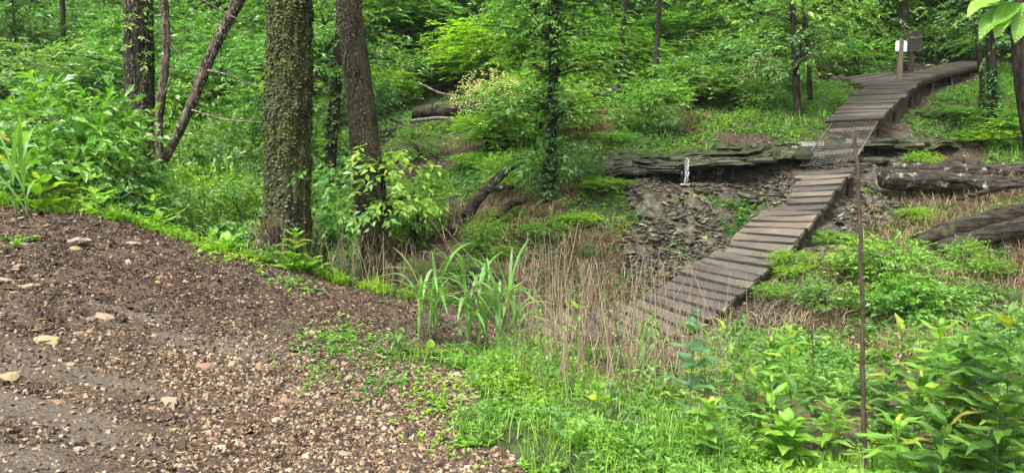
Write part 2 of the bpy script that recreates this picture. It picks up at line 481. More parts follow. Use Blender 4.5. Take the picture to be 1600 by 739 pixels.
def moss_on(m, col, scale, lo, hi):
    nt = m.node_tree; p = nt.nodes['Principled BSDF']
    src = p.inputs['Base Color'].links[0].from_socket
    f = ramp(nt, noise(nt, scale, 6, None, 0.7), [(lo, (0, 0, 0)), (hi, (1, 1, 1))])
    nt.links.new(mix(nt, f, src, col), p.inputs['Base Color'])


moss_on(M['shale'], (0.035, 0.044, 0.01), 2.6, 0.46, 0.6)
moss_on(M['shale'], (0.1, 0.08, 0.045), 7.0, 0.6, 0.7)
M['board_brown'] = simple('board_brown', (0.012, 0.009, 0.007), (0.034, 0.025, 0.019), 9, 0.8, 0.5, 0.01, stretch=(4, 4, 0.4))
M['post_wood'] = simple('post_wood', (0.07, 0.055, 0.04), (0.15, 0.12, 0.09), 10, 0.8, 0.5, 0.01, stretch=(4, 4, 0.4))
M['sign_white'] = simple('sign_white', (0.68, 0.7, 0.72), (0.8, 0.81, 0.83), 4, 0.45, 0, 0)
M['wire'] = simple('wire', (0.05, 0.048, 0.045), (0.16, 0.15, 0.14), 20, 0.5, 0, 0, 0.5, 0.6)
M['ramp_wire'] = simple('ramp_wire', (0.06, 0.053, 0.045), (0.15, 0.135, 0.115), 20, 0.5, 0, 0, 0.5, 0.3)
M['rust'] = simple('rust', (0.02, 0.014, 0.01), (0.085, 0.06, 0.042), 22, 0.85, 0.6, 0.01)
M['stem_green'] = simple('stem_green', (0.06, 0.12, 0.03), (0.1, 0.17, 0.05), 12, 0.6, 0, 0)
M['stem_brown'] = simple('stem_brown', (0.06, 0.04, 0.03), (0.15, 0.1, 0.07), 12, 0.8, 0, 0)


def water_mat():
    m, nt, p = new_mat('falling_water')
    p.inputs['Base Color'].default_value = (0.9, 0.93, 0.95, 1)
    p.inputs['Roughness'].default_value = 0.15
    p.inputs['Transmission Weight'].default_value = 0.3
    p.inputs['IOR'].default_value = 1.33
    return m


M['water'] = water_mat()


def pool_mat():
    m, nt, p = new_mat('pool_water')
    p.inputs['Base Color'].default_value = (0.04, 0.05, 0.042, 1)
    p.inputs['Roughness'].default_value = 0.08
    n1 = noise(nt, 14, 3)
    bump(nt, p, n1, 0.35, 0.02)
    return m


M['pool'] = pool_mat()


def ground_mat():
    m, nt, p = new_mat('ground')
    a = N(nt, 'ShaderNodeAttribute'); a.attribute_name = 'zone_a'
    b = N(nt, 'ShaderNodeAttribute'); b.attribute_name = 'zone_b'
    sa = N(nt, 'ShaderNodeSeparateColor'); nt.links.new(a.outputs['Color'], sa.inputs[0])
    sb = N(nt, 'ShaderNodeSeparateColor'); nt.links.new(b.outputs['Color'], sb.inputs[0])
    fine = noise(nt, 55, 6, None, 0.7)
    mid = noise(nt, 9, 5, None, 0.65)
    big = noise(nt, 1.1, 4, None, 0.6)
    vor = N(nt, 'ShaderNodeTexVoronoi'); vor.inputs['Scale'].default_value = 60
    g = N(nt, 'ShaderNodeNewGeometry'); nt.links.new(g.outputs['Position'], vor.inputs['Vector'])
    grav = ramp(nt, fine, [(0.36, (0.02, 0.013, 0.008)), (0.5, (0.056, 0.038, 0.024)), (0.62, (0.13, 0.09, 0.058)), (0.76, (0.25, 0.185, 0.12))])
    grav2 = ramp(nt, fine, [(0.35, (0.042, 0.031, 0.022)), (0.5, (0.09, 0.07, 0.052)), (0.68, (0.17, 0.138, 0.108))])
    wet = ramp(nt, sb.outputs[2], [(0.3, (0, 0, 0)), (0.75, (1, 1, 1))])
    grav = mix(nt, wet, grav, grav2)
    green = ramp(nt, mid, [(0.35, (0.018, 0.016, 0.008)), (0.5, (0.025, 0.04, 0.01)), (0.65, (0.055, 0.08, 0.016))])
    rock = ramp(nt, mid, [(0.36, (0.008, 0.007, 0.005)), (0.52, (0.055, 0.048, 0.032)), (0.68, (0.12, 0.106, 0.062))])
    straw = ramp(nt, fine, [(0.38, (0.018, 0.012, 0.006)), (0.52, (0.075, 0.052, 0.027)), (0.68, (0.18, 0.135, 0.075))])
    lit = ramp(nt, fine, [(0.38, (0.01, 0.007, 0.004)), (0.52, (0.04, 0.027, 0.016)), (0.68, (0.12, 0.085, 0.05))])
    c = mix(nt, sa.outputs[0], green, grav)
    c = mix(nt, sa.outputs[2], c, straw)
    c = mix(nt, sb.outputs[0], c, lit)
    c = mix(nt, sa.outputs[1], c, rock)
    nt.links.new(c, p.inputs['Base Color'])
    rr = N(nt, 'ShaderNodeMapRange'); rr.inputs[3].default_value = 0.85; rr.inputs[4].default_value = 0.45
    nt.links.new(sa.outputs[1], rr.inputs[0]); nt.links.new(rr.outputs[0], p.inputs['Roughness'])
    p.inputs['Specular IOR Level'].default_value = 0.3
    h = mix(nt, 0.5, fine, mid)
    bump(nt, p, h, 0.9, 0.03)
    return m


M['ground'] = ground_mat()


# ------------------------------------------------------------------ the ground, one sheet
def axis(lo, hi, fine_lo, fine_hi, step, grow):
    a = list(np.arange(fine_lo, fine_hi, step))
    s, v = step, fine_hi
    while v < hi: a.append(v); s *= grow; v += s
    a.append(hi)
    s, v = step, fine_lo
    pre = []
    while v > lo: s *= grow; v -= s; pre.append(max(v, lo))
    return np.array(pre[::-1] + a)


def packed(x, y):
    """where the path is trodden smooth: fine grey mud with few stones (world positions)"""
    w = np.zeros(len(x))
    for (px, py, Y0, rx, ry) in [(70, 640, 3.9, 0.5, 0.3), (20, 570, 4.4, 0.4, 0.35), (190, 590, 4.5, 0.5, 0.22), (240, 480, 5.7, 0.7, 0.2), (310, 520, 5.4, 0.5, 0.2), (30, 739, 3.3, 0.3, 0.3)]:
        c = at(px, py, Y0)
        w = np.maximum(w, np.exp(-((x - c.x) / rx) ** 2 - ((y - Y0) / ry) ** 2))
    return np.clip(w * 0.95 + 0.4 * fbm(x * 2.0, y * 4.3, 12) - 0.05, 0, 1)


gx = axis(-120, 120, -7.5, 12, 0.07, 1.07)
gy = axis(-70, 170, 2.4, 20, 0.07, 1.06)
GX, GY = np.meshgrid(gx, gy)
GZ = ground_z(GX, GY)
Zw = zones(GX, GY)
Zs = np.clip((Zw - 0.3) / 0.4, 0, 1)
rockm = Zw[:, 1].reshape(GX.shape)
GZ = GZ + rockm * (np.floor((0.5 + vnoise(GX * 2.5, GY * 4, 3) * 0.5) * 6) / 6 * 0.2 - 0.05 + 0.03 * vnoise(GX * 9, GY * 9, 5))
GZ = GZ + Zw[:, 0].reshape(GX.shape) * 0.012 * vnoise(GX * 14, GY * 14, 9)
ny, nx = GX.shape
ii = (np.arange(ny - 1)[:, None] * nx + np.arange(nx - 1)[None, :])
Q = np.stack([ii, ii + 1, ii + nx + 1, ii + nx], -1).reshape(-1, 4)
za = np.stack([Zs[:, 0], Zs[:, 1], Zs[:, 2], np.ones(len(Zs))], 1)
zb = np.stack([Zs[:, 4], Zs[:, 3], packed(GX.ravel(), GY.ravel()), np.ones(len(Zs))], 1)
gme = mesh_np('ground', np.stack([GX, GY, GZ], -1), Q, None, True, M['ground'], {'zone_a': za, 'zone_b': zb})
link('ground', gme, kind='structure', label='hillside ground with gravel path, leaf litter, straw and wet rock')


# ------------------------------------------------------------------ leaf clouds
def leaves(mb, P, D, Nn, L, W, curl=0.15, detail=0):
    """folded leaves: base P, direction D, normal Nn, length L, width W (arrays)"""
    P = np.asarray(P, float); n = len(P)
    if n == 0: return
    D = D / (np.linalg.norm(D, axis=1, keepdims=True) + 1e-9)
    Sd = np.cross(D, Nn); Sd /= np.linalg.norm(Sd, axis=1, keepdims=True) + 1e-9
    Nn = np.cross(Sd, D)
    L = np.broadcast_to(L, (n,))[:, None]; W = np.broadcast_to(W, (n,))[:, None]
    if detail == 0:
        mid = P + D * L * 0.45 - Nn * L * 0.02
        tip = P + D * L - Nn * L * curl
        l = P + D * L * 0.42 + Sd * W * 0.5 + Nn * W * 0.16
        r = P + D * L * 0.42 - Sd * W * 0.5 + Nn * W * 0.16
        V = np.stack([P, mid, tip, l, r], 1).reshape(-1, 3)
        b = np.arange(n)[:, None] * 5
        Qd = np.concatenate([b + np.array([[0, 1, 2, 3]]), b + np.array([[0, 4, 2, 1]])])
        mb.add(V, Qd)
    else:
        m1 = P + D * L * 0.35; m2 = P + D * L * 0.7 - Nn * L * curl * 0.35; tip = P + D * L - Nn * L * curl
        l1 = m1 + Sd * W * 0.5 + Nn * W * 0.14; r1 = m1 - Sd * W * 0.5 + Nn * W * 0.14
        l2 = m2 + Sd * W * 0.36 + Nn * W * 0.1; r2 = m2 - Sd * W * 0.36 + Nn * W * 0.1
        V = np.stack([P, m1, m2, tip, l1, r1, l2, r2], 1).reshape(-1, 3)
        b = np.arange(n)[:, None] * 8
        Qd = np.concatenate([b + np.array([[1, 2, 6, 4]]), b + np.array([[1, 5, 7, 2]])])
        Tr = np.concatenate([b + np.array([[0, 1, 4]]), b + np.array([[0, 5, 1]]), b + np.array([[2, 3, 6]]), b + np.array([[2, 7, 3]])])
        mb.add(V, Qd, Tr)


def unit(v):
    return v / (np.linalg.norm(v, axis=-1, keepdims=True) + 1e-9)


def crown_points(rng, rx, ry, rz, z0, boughs, per, spread=0.33, hollow=0.35):
    """points of twig bases, grouped in boughs through an ellipsoid's volume"""
    B = rng.normal(size=(boughs, 3)); B = unit(B) * (hollow + (1 - hollow) * rng.random((boughs, 1)) ** 0.5) * 0.86
    P = B[:, None, :] + rng.normal(size=(boughs, per, 3)) * np.array([spread, spread, spread * 0.45]) * (0.6 + 0.7 * rng.random((boughs, 1, 1)))
    P = P.reshape(-1, 3)
    out = unit(P * np.array([1, 1, 0.6]))
    return P * np.array([rx, ry, rz]) + np.array([0, 0, z0]), out, B * np.array([rx, ry, rz]) + np.array([0, 0, z0])


def spray(mb, rng, P, out, tl, nl, leaf, wid, droop, flat=0.55, updir=0.15):
    n = len(P)
    d = out + rng.normal(size=(n, 3)) * 0.55; d[:, 2] = d[:, 2] * (1 - flat) + updir
    d = unit(d)
    L = tl * (0.6 + 0.8 * rng.random(n))
    t = (np.arange(nl) + 0.6) / nl
    Pt = P[:, None, :] + d[:, None, :] * (L[:, None, None] * t[None, :, None])
    Pt[:, :, 2] -= droop * L[:, None] * t[None, :] ** 2
    tang = d[:, None, :] * np.ones((1, nl, 1)); tang[:, :, 2] -= 2 * droop * t[None, :]
    tang = unit(tang)
    up = np.array([0, 0, 1.0])
    side = unit(np.cross(tang, up))
    sgn = np.where(np.arange(nl) % 2 == 0, 1, -1)[None, :, None]
    ang = 0.35 + 0.75 * (1 - t)[None, :, None]
    D = unit(tang * np.cos(ang) + side * sgn * np.sin(ang) + rng.normal(size=(n, nl, 3)) * 0.16)
    Nn = unit(up + rng.normal(size=(n, nl, 3)) * 0.5 + 0.25 * out[:, None, :])
    LL = leaf * (0.65 + 0.6 * rng.random((n, nl))) * (0.75 + 0.5 * np.sin(PI * t)[None, :])
    leaves(mb, Pt.reshape(-1, 3), D.reshape(-1, 3), Nn.reshape(-1, 3), LL.ravel(), LL.ravel() * wid, 0.12)


def foliage_mesh(name, mat, seed, rx, ry, rz, z0, boughs, per, nl, tl, leaf, wid=0.5, droop=0.25, spread=0.33, hollow=0.35):
    rng = np.random.default_rng(seed)
    P, out, B = crown_points(rng, rx, ry, rz, z0, boughs, per, spread, hollow)
    keep = P[:, 2] > 0.02
    P, out = P[keep], out[keep]
    mb = MB()
    spray(mb, rng, P, out, tl, nl, leaf, wid, droop)
    return mb.mesh(name, mat), B


def stems_mesh(name, mat, B, seed, r0, origin=(0, 0, 0), rise=0.5, sides=5, step=1):
    rng = np.random.default_rng(seed)
    mb = MB()
    o = np.array(origin, float)
    for b in B[::step]:
        k = 6
        t = np.linspace(0, 1, k)[:, None]
        midp = o * (1 - rise) + b * rise; midp[2] = b[2] * 0.75 + o[2] * 0.25; midp[:2] = o[:2] * 0.65 + b[:2] * 0.35
        P = (1 - t) ** 2 * o + 2 * t * (1 - t) * midp + t ** 2 * b
        P[1:-1] += rng.normal(size=(k - 2, 3)) * 0.03 * np.linalg.norm(b - o)
        mb.tube(P, np.linspace(r0, r0 * 0.25, k), sides, caps=False)
    return mb.mesh(name, mat, True)


# prototypes: bushes (about 1 m half width 0.7) and young trees
PROTO = {}


def bush_proto(key, mat, seed, r, h, boughs, per, nl, tl, leaf, wid=0.5, droop=0.2, stem='bark_dark', spread=0.3, r0=0.014):
    fm, B = foliage_mesh(key + '_foliage', M[mat], seed, r, r, h * 0.5, h * 0.5, boughs, per, nl, tl, leaf, wid, droop, spread)
    sm = stems_mesh(key + '_stems', M[stem], B, seed, r0)
    PROTO[key] = (fm, sm, r, h)


bush_proto('broad', 'leaf_bright', 11, 0.8, 1.3, 24, 16, 6, 0.32, 0.125, 0.5)
bush_proto('broad2', 'leaf_mid', 12, 0.9, 1.3, 24, 15, 6, 0.34, 0.125, 0.5)
bush_proto('fine', 'leaf_mid', 13, 0.8, 1.1, 24, 22, 8, 0.26, 0.07, 0.5)
bush_proto('fine_lime', 'leaf_lime', 14, 0.8, 1.0, 24, 22, 8, 0.24, 0.066, 0.5)
bush_proto('fine_bright', 'leaf_bright', 15, 0.8, 1.1, 22, 22, 8, 0.28, 0.075, 0.48)
bush_proto('deep', 'leaf_deep', 16, 0.9, 1.4, 24, 18, 8, 0.3, 0.08, 0.5)
bush_proto('blue', 'leaf_blue', 17, 0.9, 1.4, 22, 18, 7, 0.32, 0.09, 0.48)


def tree_proto(key, mat, seed, h, cr, cz0, boughs, per, nl, tl, leaf, wid=0.5, tr=0.05, bark='bark_dark', droop=0.35, spread=0.26):
    """young tree: crown from cz0 to h, trunk radius tr"""
    rz = (h - cz0) / 2
    fm, B = foliage_mesh(key + '_crown', M[mat], seed, cr, cr, rz, cz0 + rz, boughs, per, nl, tl, leaf, wid, droop, spread, 0.25)
    rng = np.random.default_rng(seed)
    mb = MB()
    k = 9
    t = np.linspace(0, 1, k)
    P = np.stack([0.12 * h * 0.15 * np.sin(t * 5 + seed), 0.02 * h * np.cos(t * 4), t * h * 0.95 - 0.25], 1)
    mb.tube(P, tr * (1 - 0.85 * t) + 0.005, 7, seed, 0.12)
    for b in B:
        tb = max(0.08, min(0.9, (b[2] - 0.25 * np.hypot(b[0], b[1])) / h - 0.06))
        o = np.array([np.interp(tb, t, P[:, 0]), np.interp(tb, t, P[:, 1]), np.interp(tb, t, P[:, 2])])
        tt = np.linspace(0, 1, 5)[:, None]
        Q_ = o + (b - o) * tt; Q_[:, 2] += 0.12 * np.sin(tt[:, 0] * PI) * np.linalg.norm(b - o)
        mb.tube(Q_, np.linspace(tr * 0.4 * (1 - tb) + 0.006, 0.004, 5), 4, caps=False)
    PROTO[key] = (fm, mb.mesh(key + '_trunk', M[bark], True), cr, h)


tree_proto('young_bright', 'leaf_bright', 21, 5.0, 1.5, 0.7, 34, 22, 8, 0.5, 0.15, 0.5)
tree_proto('young_mid', 'leaf_mid', 22, 5.5, 1.6, 0.5, 36, 22, 8, 0.5, 0.16, 0.5)
tree_proto('young_deep', 'leaf_deep', 23, 6.0, 1.7, 0.6, 36, 22, 8, 0.5, 0.16, 0.5)
tree_proto('young_blue', 'leaf_blue', 24, 5.2, 1.6, 0.6, 34, 22, 8, 0.5, 0.16, 0.48)
tree_proto('young_lime', 'leaf_lime', 25, 4.5, 1.4, 0.5, 32, 20, 8, 0.45, 0.15, 0.5)
tree_proto('tall', 'leaf_mid', 26, 13.0, 3.2, 3.5, 60, 22, 8, 0.75, 0.26, 0.5, 0.16, droop=0.4)
tree_proto('tall_deep', 'leaf_deep', 27, 13.0, 3.2, 2.5, 60, 22, 8, 0.75, 0.26, 0.5, 0.17, droop=0.4)


def where_px(px):
    for lim, txt in ((0, 'beyond the left edge of the view'), (190, 'left of the dark trunk'), (410, 'between the dark trunk and the mossy trunk'), (600, 'behind the two big trunks'), (850, 'between the leaning trunk and the ivy tree'),
                     (1050, 'right of the ivy tree'), (1240, 'above the rock ledge'), (1420, 'above the left part of the upper deck'), (1600, 'above the right end of the upper deck')):
        if px < lim: return txt
    return 'beyond the right edge of the view'


def put(key, name, label, cat, px, ptop, Y, wpx, group=None, rot=None, foliage_mat=None, hz=None, part='foliage', sink=0.0):
    """place a copy of a prototype so that its top meets the pixel row ptop at depth Y"""
    fm, sm, r, h = PROTO[key]
    c = at(px, ptop, Y)
    z0 = gz(c.x, Y) - sink
    H = max(0.25, c.z - z0)
    sz = H / h * 0.93
    sxy = max((wpx * Y / F) / (2 * r) * 0.9, sz * 0.62)
    rz = random.random() * 6.28 if rot is None else rot
    t = thing(name, label, cat, (c.x, Y, z0), rz, group)
    link(part, fm, t, scale=(sxy, sxy, sz))
    link('trunk' if part == 'crown' else 'stem', sm, t, scale=(sxy, sxy, sz))
    return t


# ------------------------------------------------------------------ trunks of the larger trees
def px_path(pp, Y, base_extra=0.3, top_to=None, k=14):
    """pixel path (from the ground up) at depth Y, ends carried into the ground and up beyond the frame"""
    W = [np.array(at(a, b, Y if len(c) == 0 else c[0])) for (a, b, *c) in pp]
    if top_to is not None and W[-1][2] < top_to:
        d = W[-1] - W[-2]; d = d / np.linalg.norm(d)
        d = unit(d * np.array([0.6, 0.6, 1.0])); W.append(W[-1] + d * (top_to - W[-1][2]) / max(d[2], 0.3))
    W = np.array(W)
    seg = np.concatenate([[0], np.cumsum(np.linalg.norm(np.diff(W, axis=0), axis=1))])
    t = np.linspace(0, seg[-1], k)
    P = np.stack([np.interp(t, seg, W[:, i]) for i in range(3)], 1)
    for _ in range(2):
        P[1:-1] = (P[:-2] + 2 * P[1:-1] + P[2:]) / 4
    return P


def bark_trunk(name, P, rad, mat, sides=40, rows=180, ridge=0.05, flare=0.35, seed=0, vert=True, ridges=9):
    """thick trunk with furrowed bark modelled in the mesh, local to its base"""
    seg = np.concatenate([[0], np.cumsum(np.linalg.norm(np.diff(P, axis=0), axis=1))])
    t = np.linspace(0, seg[-1], rows)
    C3 = np.stack([np.interp(t, seg, P[:, i]) for i in range(3)], 1)
    rr = np.interp(t, seg, rad)
    th = np.linspace(0, 2 * PI, sides, endpoint=False)
    c, s = np.cos(th), np.sin(th)
    T2, S2 = t[:, None] + 0 * th[None, :], th[None, :] + 0 * t[:, None]
    n1 = 1 - np.abs(vnoise(c[None, :] * ridges * 0.55 + 7 + seed + 0.15 * vnoise(T2 * 3, S2), s[None, :] * ridges * 0.55 + 0 * T2, T2 * 1.7)) * 2.2
    n2 = vnoise(c[None, :] * 9 + 0 * T2, s[None, :] * 9 + 0 * T2, T2 * 14)
    r2 = rr[:, None] * (1 + ridge * n1 + ridge * 0.7 * n2)
    fl = flare * np.exp(-t / 0.32)
    r2 = r2 * (1 + fl[:, None] * (0.6 + 0.5 * np.cos(S2 * 5 + seed)))
    V = np.stack([C3[:, 0:1] + r2 * c[None, :], C3[:, 1:2] + r2 * s[None, :], C3[:, 2:3] + 0 * r2], -1)
    i = np.arange(rows - 1)[:, None] * sides; j = np.arange(sides)[None, :]; j2 = (j + 1) % sides
    Q = np.stack([i + j, i + j2, i + sides + j2, i + sides + j], -1).reshape(-1, 4)
    return mesh_np(name, V, Q, None, True, mat)


def big_tree(name, label, pp, Y, wb, wt, bark, crown='leaf_mid', top=8.5, limbs=5, seed=0, ridge=0.05, flare=0.35, sides=40, rows=180, crown_r=2.2, leaves_on=True, cat='tree', ridges=9, group=None, nb=26):
    P = px_path(pp, Y, top_to=top, k=22)
    base = Vector(P[0]); g = gz(base.x, base.y)
    if P[0][2] > g - 0.1:
        P = np.concatenate([[[P[0][0], P[0][1], g - 0.2]], P])
    base = Vector((P[0][0], P[0][1], P[0][2]))
    L = P - P[0]
    n = len(P)
    zt = at(0, 0, Y).z
    f = np.clip((P[:, 2] - P[0][2]) / max(zt - P[0][2], 0.1), 0, 1.8)
    rad = np.maximum(0.02, (wb * (1 - f) + wt * f)) * Y / F / 2
    rad = rad * np.clip((top + 2.5 - P[:, 2]) / max(top + 2.5 - zt, 0.5), 0.15, 1)
    t = thing(name, label, cat, base, 0, group)
    link('trunk', bark_trunk(name + '_trunk', L, rad, bark, sides, rows, ridge, flare, seed, ridges=ridges), t)
    rng = np.random.default_rng(seed + 50)
    if limbs:
        mb = MB(); tips = []
        for k in range(limbs):
            hh = L[-1][2] * (0.72 + 0.28 * (k + 0.5) / limbs)
            o = np.array([np.interp(hh, L[:, 2], L[:, 0]), np.interp(hh, L[:, 2], L[:, 1]), hh])
            a = k * 2.4 + rng.random()
            d = np.array([math.cos(a), math.sin(a), 0.55 + 0.5 * rng.random()])
            ln = crown_r * (0.7 + 0.5 * rng.random())
            tt = np.linspace(0, 1, 7)[:, None]
            Q_ = o + d * ln * tt; Q_ += rng.normal(size=Q_.shape) * 0.05 * tt
            r0 = float(np.interp(hh, L[:, 2], rad)) * 0.5
            mb.tube(Q_, np.linspace(r0, r0 * 0.2, 7), 8, seed, 0.1)
            tips += [Q_[3], Q_[5], Q_[6]]
        link('branches', mb.mesh(name + '_branches', bark, True), t)
        if leaves_on:
            tips = np.array(tips)
            fm = MB()
            Pq = tips[rng.integers(0, len(tips), nb * 14)] + rng.normal(size=(nb * 14, 3)) * np.array([0.8, 0.8, 0.5]) * crown_r * 0.35
            spray(fm, rng, Pq, unit(Pq - tips.mean(0)), 0.5, 7, 0.12, 0.5, 0.35)
            link('crown', fm.mesh(name + '_crown', M[crown]), t)
    return t


T1 = big_tree('mossy_tree', 'thickest tree with furrowed mossy bark, rooted at the gravel bank edge', [(447, 425), (451, 250), (452, 0)], 9.0, 68, 61, M['bark_mossy'], seed=1, ridge=0.13, flare=0.6, ridges=12, sides=72, rows=260, nb=30)
T2 = big_tree('leaning_tree', 'brown trunk leaning left, just right of the thick mossy tree', [(597, 450), (588, 380), (572, 250), (560, 120), (543, 0)], 10.0, 54, 36, M['bark_brown'], seed=2, ridge=0.05, ridges=16, sides=56, rows=240, nb=24)
T3 = big_tree('dark_tree', 'straight dark brown trunk standing among bushes at far left', [(219, 372), (219, 200), (216, 0)], 14.0, 44, 40, M['bark_dark'], seed=3, ridge=0.06, ridges=16, sides=48, rows=160, nb=24)
T4 = big_tree('dead_tree', 'thin pale twisted dead trunk just right of the dark trunk', [(262, 380), (252, 260), (244, 200), (258, 115), (262, 60), (256, 0)], 12.0, 13, 11, M['bark_grey'], seed=4, limbs=2, leaves_on=False, flare=0.1, sides=14, rows=90, top=6, ridge=0.14)
T5 = big_tree('slanting_tree', 'slender trunk slanting up to the right over the bushes', [(210, 345), (232, 300), (270, 225), (298, 175), (318, 110), (345, 50), (377, 0)], 10.5, 10, 19, M['bark_grey'], seed=5, limbs=3, flare=0.1, sides=18, rows=120, top=6.5, ridge=0.1, nb=10, crown_r=1.4)
T6 = big_tree('back_tree', 'shaded trunk seen between the two big trunks', [(513, 360), (516, 235), (526, 130), (536, 0)], 16.0, 20, 17, M['bark_dark'], seed=6, flare=0.15, sides=20, rows=100, nb=20)
T7 = big_tree('ivy_tree', 'slim tree wrapped in ivy left of the small waterfall', [(857, 314), (862, 200), (868, 0)], 13.5, 19, 12, M['bark_dark'], seed=7, flare=0.2, sides=20, rows=120, top=7.5, nb=16, limbs=4)
T8 = big_tree('back_tree', 'narrow dark trunk rising above the bushes left of centre right', [(1024, 160), (1026, 80), (1031, 0)], 20.0, 9, 7, M['bark_dark'], seed=8, flare=0.1, sides=12, rows=60, top=9, nb=14)
T8['label'] = 'narrow dark trunk rising straight above the waterfall'
T9 = big_tree('back_tree', 'narrow dark trunk between the ivy tree and the waterfall trunk', [(970, 165), (972, 70), (976, 0)], 20.5, 11, 8, M['bark_dark'], seed=9, flare=0.1, sides=12, rows=60, top=9, nb=14)
T10 = big_tree('slope_tree', 'young dark trunk left of the upper deck, nearest to the planks', [(1246, 175), (1243, 100), (1238, 0)], 17.5, 12, 9, M['bark_dark'], seed=10, flare=0.2, sides=12, rows=70, top=8, limbs=0)
T11 = big_tree('slope_tree', 'thin stem close behind the young dark trunk left of the deck', [(1266, 155), (1263, 80), (1255, 0)], 18.5, 8, 6, M['bark_dark'], seed=11, flare=0.2, sides=10, rows=60, top=8, limbs=0)
T12 = big_tree('slope_tree', 'dark trunk directly behind the white sign', [(1412, 120), (1412, 60), (1411, 0)], 22.5, 15, 13, M['bark_dark'], seed=12, flare=0.2, sides=14, rows=60, top=10, nb=18)
T13 = big_tree('slope_tree', 'dark trunk right of the deck top, the thicker of two', [(1551, 165), (1549, 80), (1543, 0)], 17.0, 15, 12, M['bark_dark'], seed=13, flare=0.3, sides=14, rows=70, top=8, nb=14)
T14 = big_tree('slope_tree', 'slim trunk left of the thicker one at deck top right', [(1535, 130), (1530, 90), (1523, 0)], 18.0, 8, 7, M['bark_dark'], seed=14, flare=0.2, sides=10, rows=60, top=8, nb=10)
T15 = big_tree('near_tree', 'near dark trunk cut by the right edge of the view', [(1640, 420), (1625, 260), (1604, 130), (1594, 60), (1598, 0)], 9.5, 40, 30, M['bark_dark'], seed=15, ridge=0.08, sides=36, rows=120, nb=14)
for k, (px, Y, w, lab) in enumerate([
        (1077, 27, 14, 'dark distant trunk at the top right of the waterfall bushes'),
        (1490, 27, 22, 'broad shadowed trunk far behind the deck top'), (693, 27, 12, 'distant dark trunk left of the bright layered tree'),
        (1140, 30, 10, 'distant thin trunk high on the slope above the waterfall'), (1345, 28, 9, 'distant thin trunk above the left deck branch'),
        (100, 22, 9, 'thin shaded trunk deep in the wood at far left'), (655, 31, 8, 'thin pole-like trunk in the far wood right of the leaning tree')]):
    xw = (px - 800) / F * Y
    g = gz(xw, Y)
    pyb = HORIZON - (g - CZ) / Y * F
    big_tree('far_tree', lab, [(px, pyb), (px + 4, pyb - 120), (px - 3, min(0, pyb - 240))], Y, w, w * 0.8, M['bark_dark'], crown='leaf_deep', seed=30 + k, flare=0.2, sides=10, rows=50, top=g + 9, nb=20, crown_r=3)


def bark_flakes(tree, n, w, h, out, mat, seed, zmax):
    """small scales of bark standing off the trunk"""
    me = [c for c in tree.children if c.name.startswith('trunk')][0].data
    co = np.empty(len(me.vertices) * 3, np.float32); me.vertices.foreach_get('co', co); co = co.reshape(-1, 3)
    no = np.empty(len(me.vertices) * 3, np.float32); me.vertices.foreach_get('normal', no); no = no.reshape(-1, 3)
    rng = np.random.default_rng(seed)
    ok = np.nonzero((co[:, 2] < zmax) & (no[:, 1] < 0.45))[0]
    k = rng.choice(ok, n * 2)
    k = k[vnoise(co[k, 0] * 5, co[k, 1] * 5, co[k, 2] * 1.6) > -0.75 + 1.0 * rng.random(len(k))]; n = len(k)
    P = co[k] + rng.normal(size=(n, 3)) * np.array([0.006, 0.006, 0.012]); Nn = unit(no[k] * np.array([1, 1, 0.2]))
    side = unit(np.cross(Nn, [0, 0, 1.0])); up = np.array([0, 0, 1.0])
    W = (w * rng.uniform(0.5, 1.4, n))[:, None]; H = (h * rng.uniform(0.5, 1.6, n))[:, None]; O = (out * rng.uniform(0.4, 1.5, n))[:, None]
    tl = rng.normal(size=(n, 1)) * 0.3
    a = P - side * W / 2 + up * H / 2; b = P + side * W / 2 + up * H / 2 + up * tl * W
    c = P + side * W * 0.42 - up * H / 2 + Nn * O + up * tl * W; d = P - side * W * 0.42 - up * H / 2 + Nn * O * 0.8
    e = P - up * H * 0.35 + side * W * 0.4 - Nn * 0.004; f = P - up * H * 0.35 - side * W * 0.4 - Nn * 0.004
    V = np.stack([a, b, c, d, e, f], 1).reshape(-1, 3); i = np.arange(n)[:, None] * 6
    mb = MB(); mb.add(V, np.concatenate([i + np.array([[0, 3, 2, 1]]), i + np.array([[3, 5, 4, 2]])]))
    link('bark_flakes', mb.mesh('bark_flakes', mat), tree)


M['flake'] = leaf_mat('flake', (0.016, 0.013, 0.008), (0.07, 0.06, 0.036), (0.13, 0.118, 0.072), trans=0.0, rough=0.9, clump=6, dry=True)
M['flake_moss'] = leaf_mat('flake_moss', (0.01, 0.012, 0.004), (0.036, 0.052, 0.008), (0.09, 0.1, 0.03), trans=0.0, rough=0.9, clump=6, dry=True)
bark_flakes(T1, 6500, 0.024, 0.014, 0.016, M['flake_moss'], 1, 5)
bark_flakes(T2, 4200, 0.014, 0.022, 0.009, M['flake'], 2, 5)
bark_flakes(T3, 1500, 0.02, 0.06, 0.014, M['flake'], 3, 5)
bark_flakes(T5, 900, 0.016, 0.03, 0.01, M['flake'], 4, 5)
bark_flakes(T4, 500, 0.016, 0.03, 0.01, M['flake'], 5, 5)

# ivy and leaf sprays on the ivy tree, wild leaves on other near trunks
def trunk_leaves(tree, pp, Y, name, mat, n, r, leaf, seed, tl=0.25, nl=5, droop=0.5):
    rng = np.random.default_rng(seed)
    P = px_path(pp, Y, k=40) - np.array(tree.location)
    b = P[rng.integers(0, len(P), n)]
    a = rng.random(n) * 2 * PI
    out = np.stack([np.cos(a), np.sin(a), 0.1 * np.ones(n)], 1)
    mb = MB()
    spray(mb, rng, b + out * r * rng.random((n, 1)) + rng.normal(size=(n, 3)) * np.array([0, 0, 0.06]), out, tl, nl, leaf, 0.6, droop)
    link(name, mb.mesh(name, M[mat]), tree)


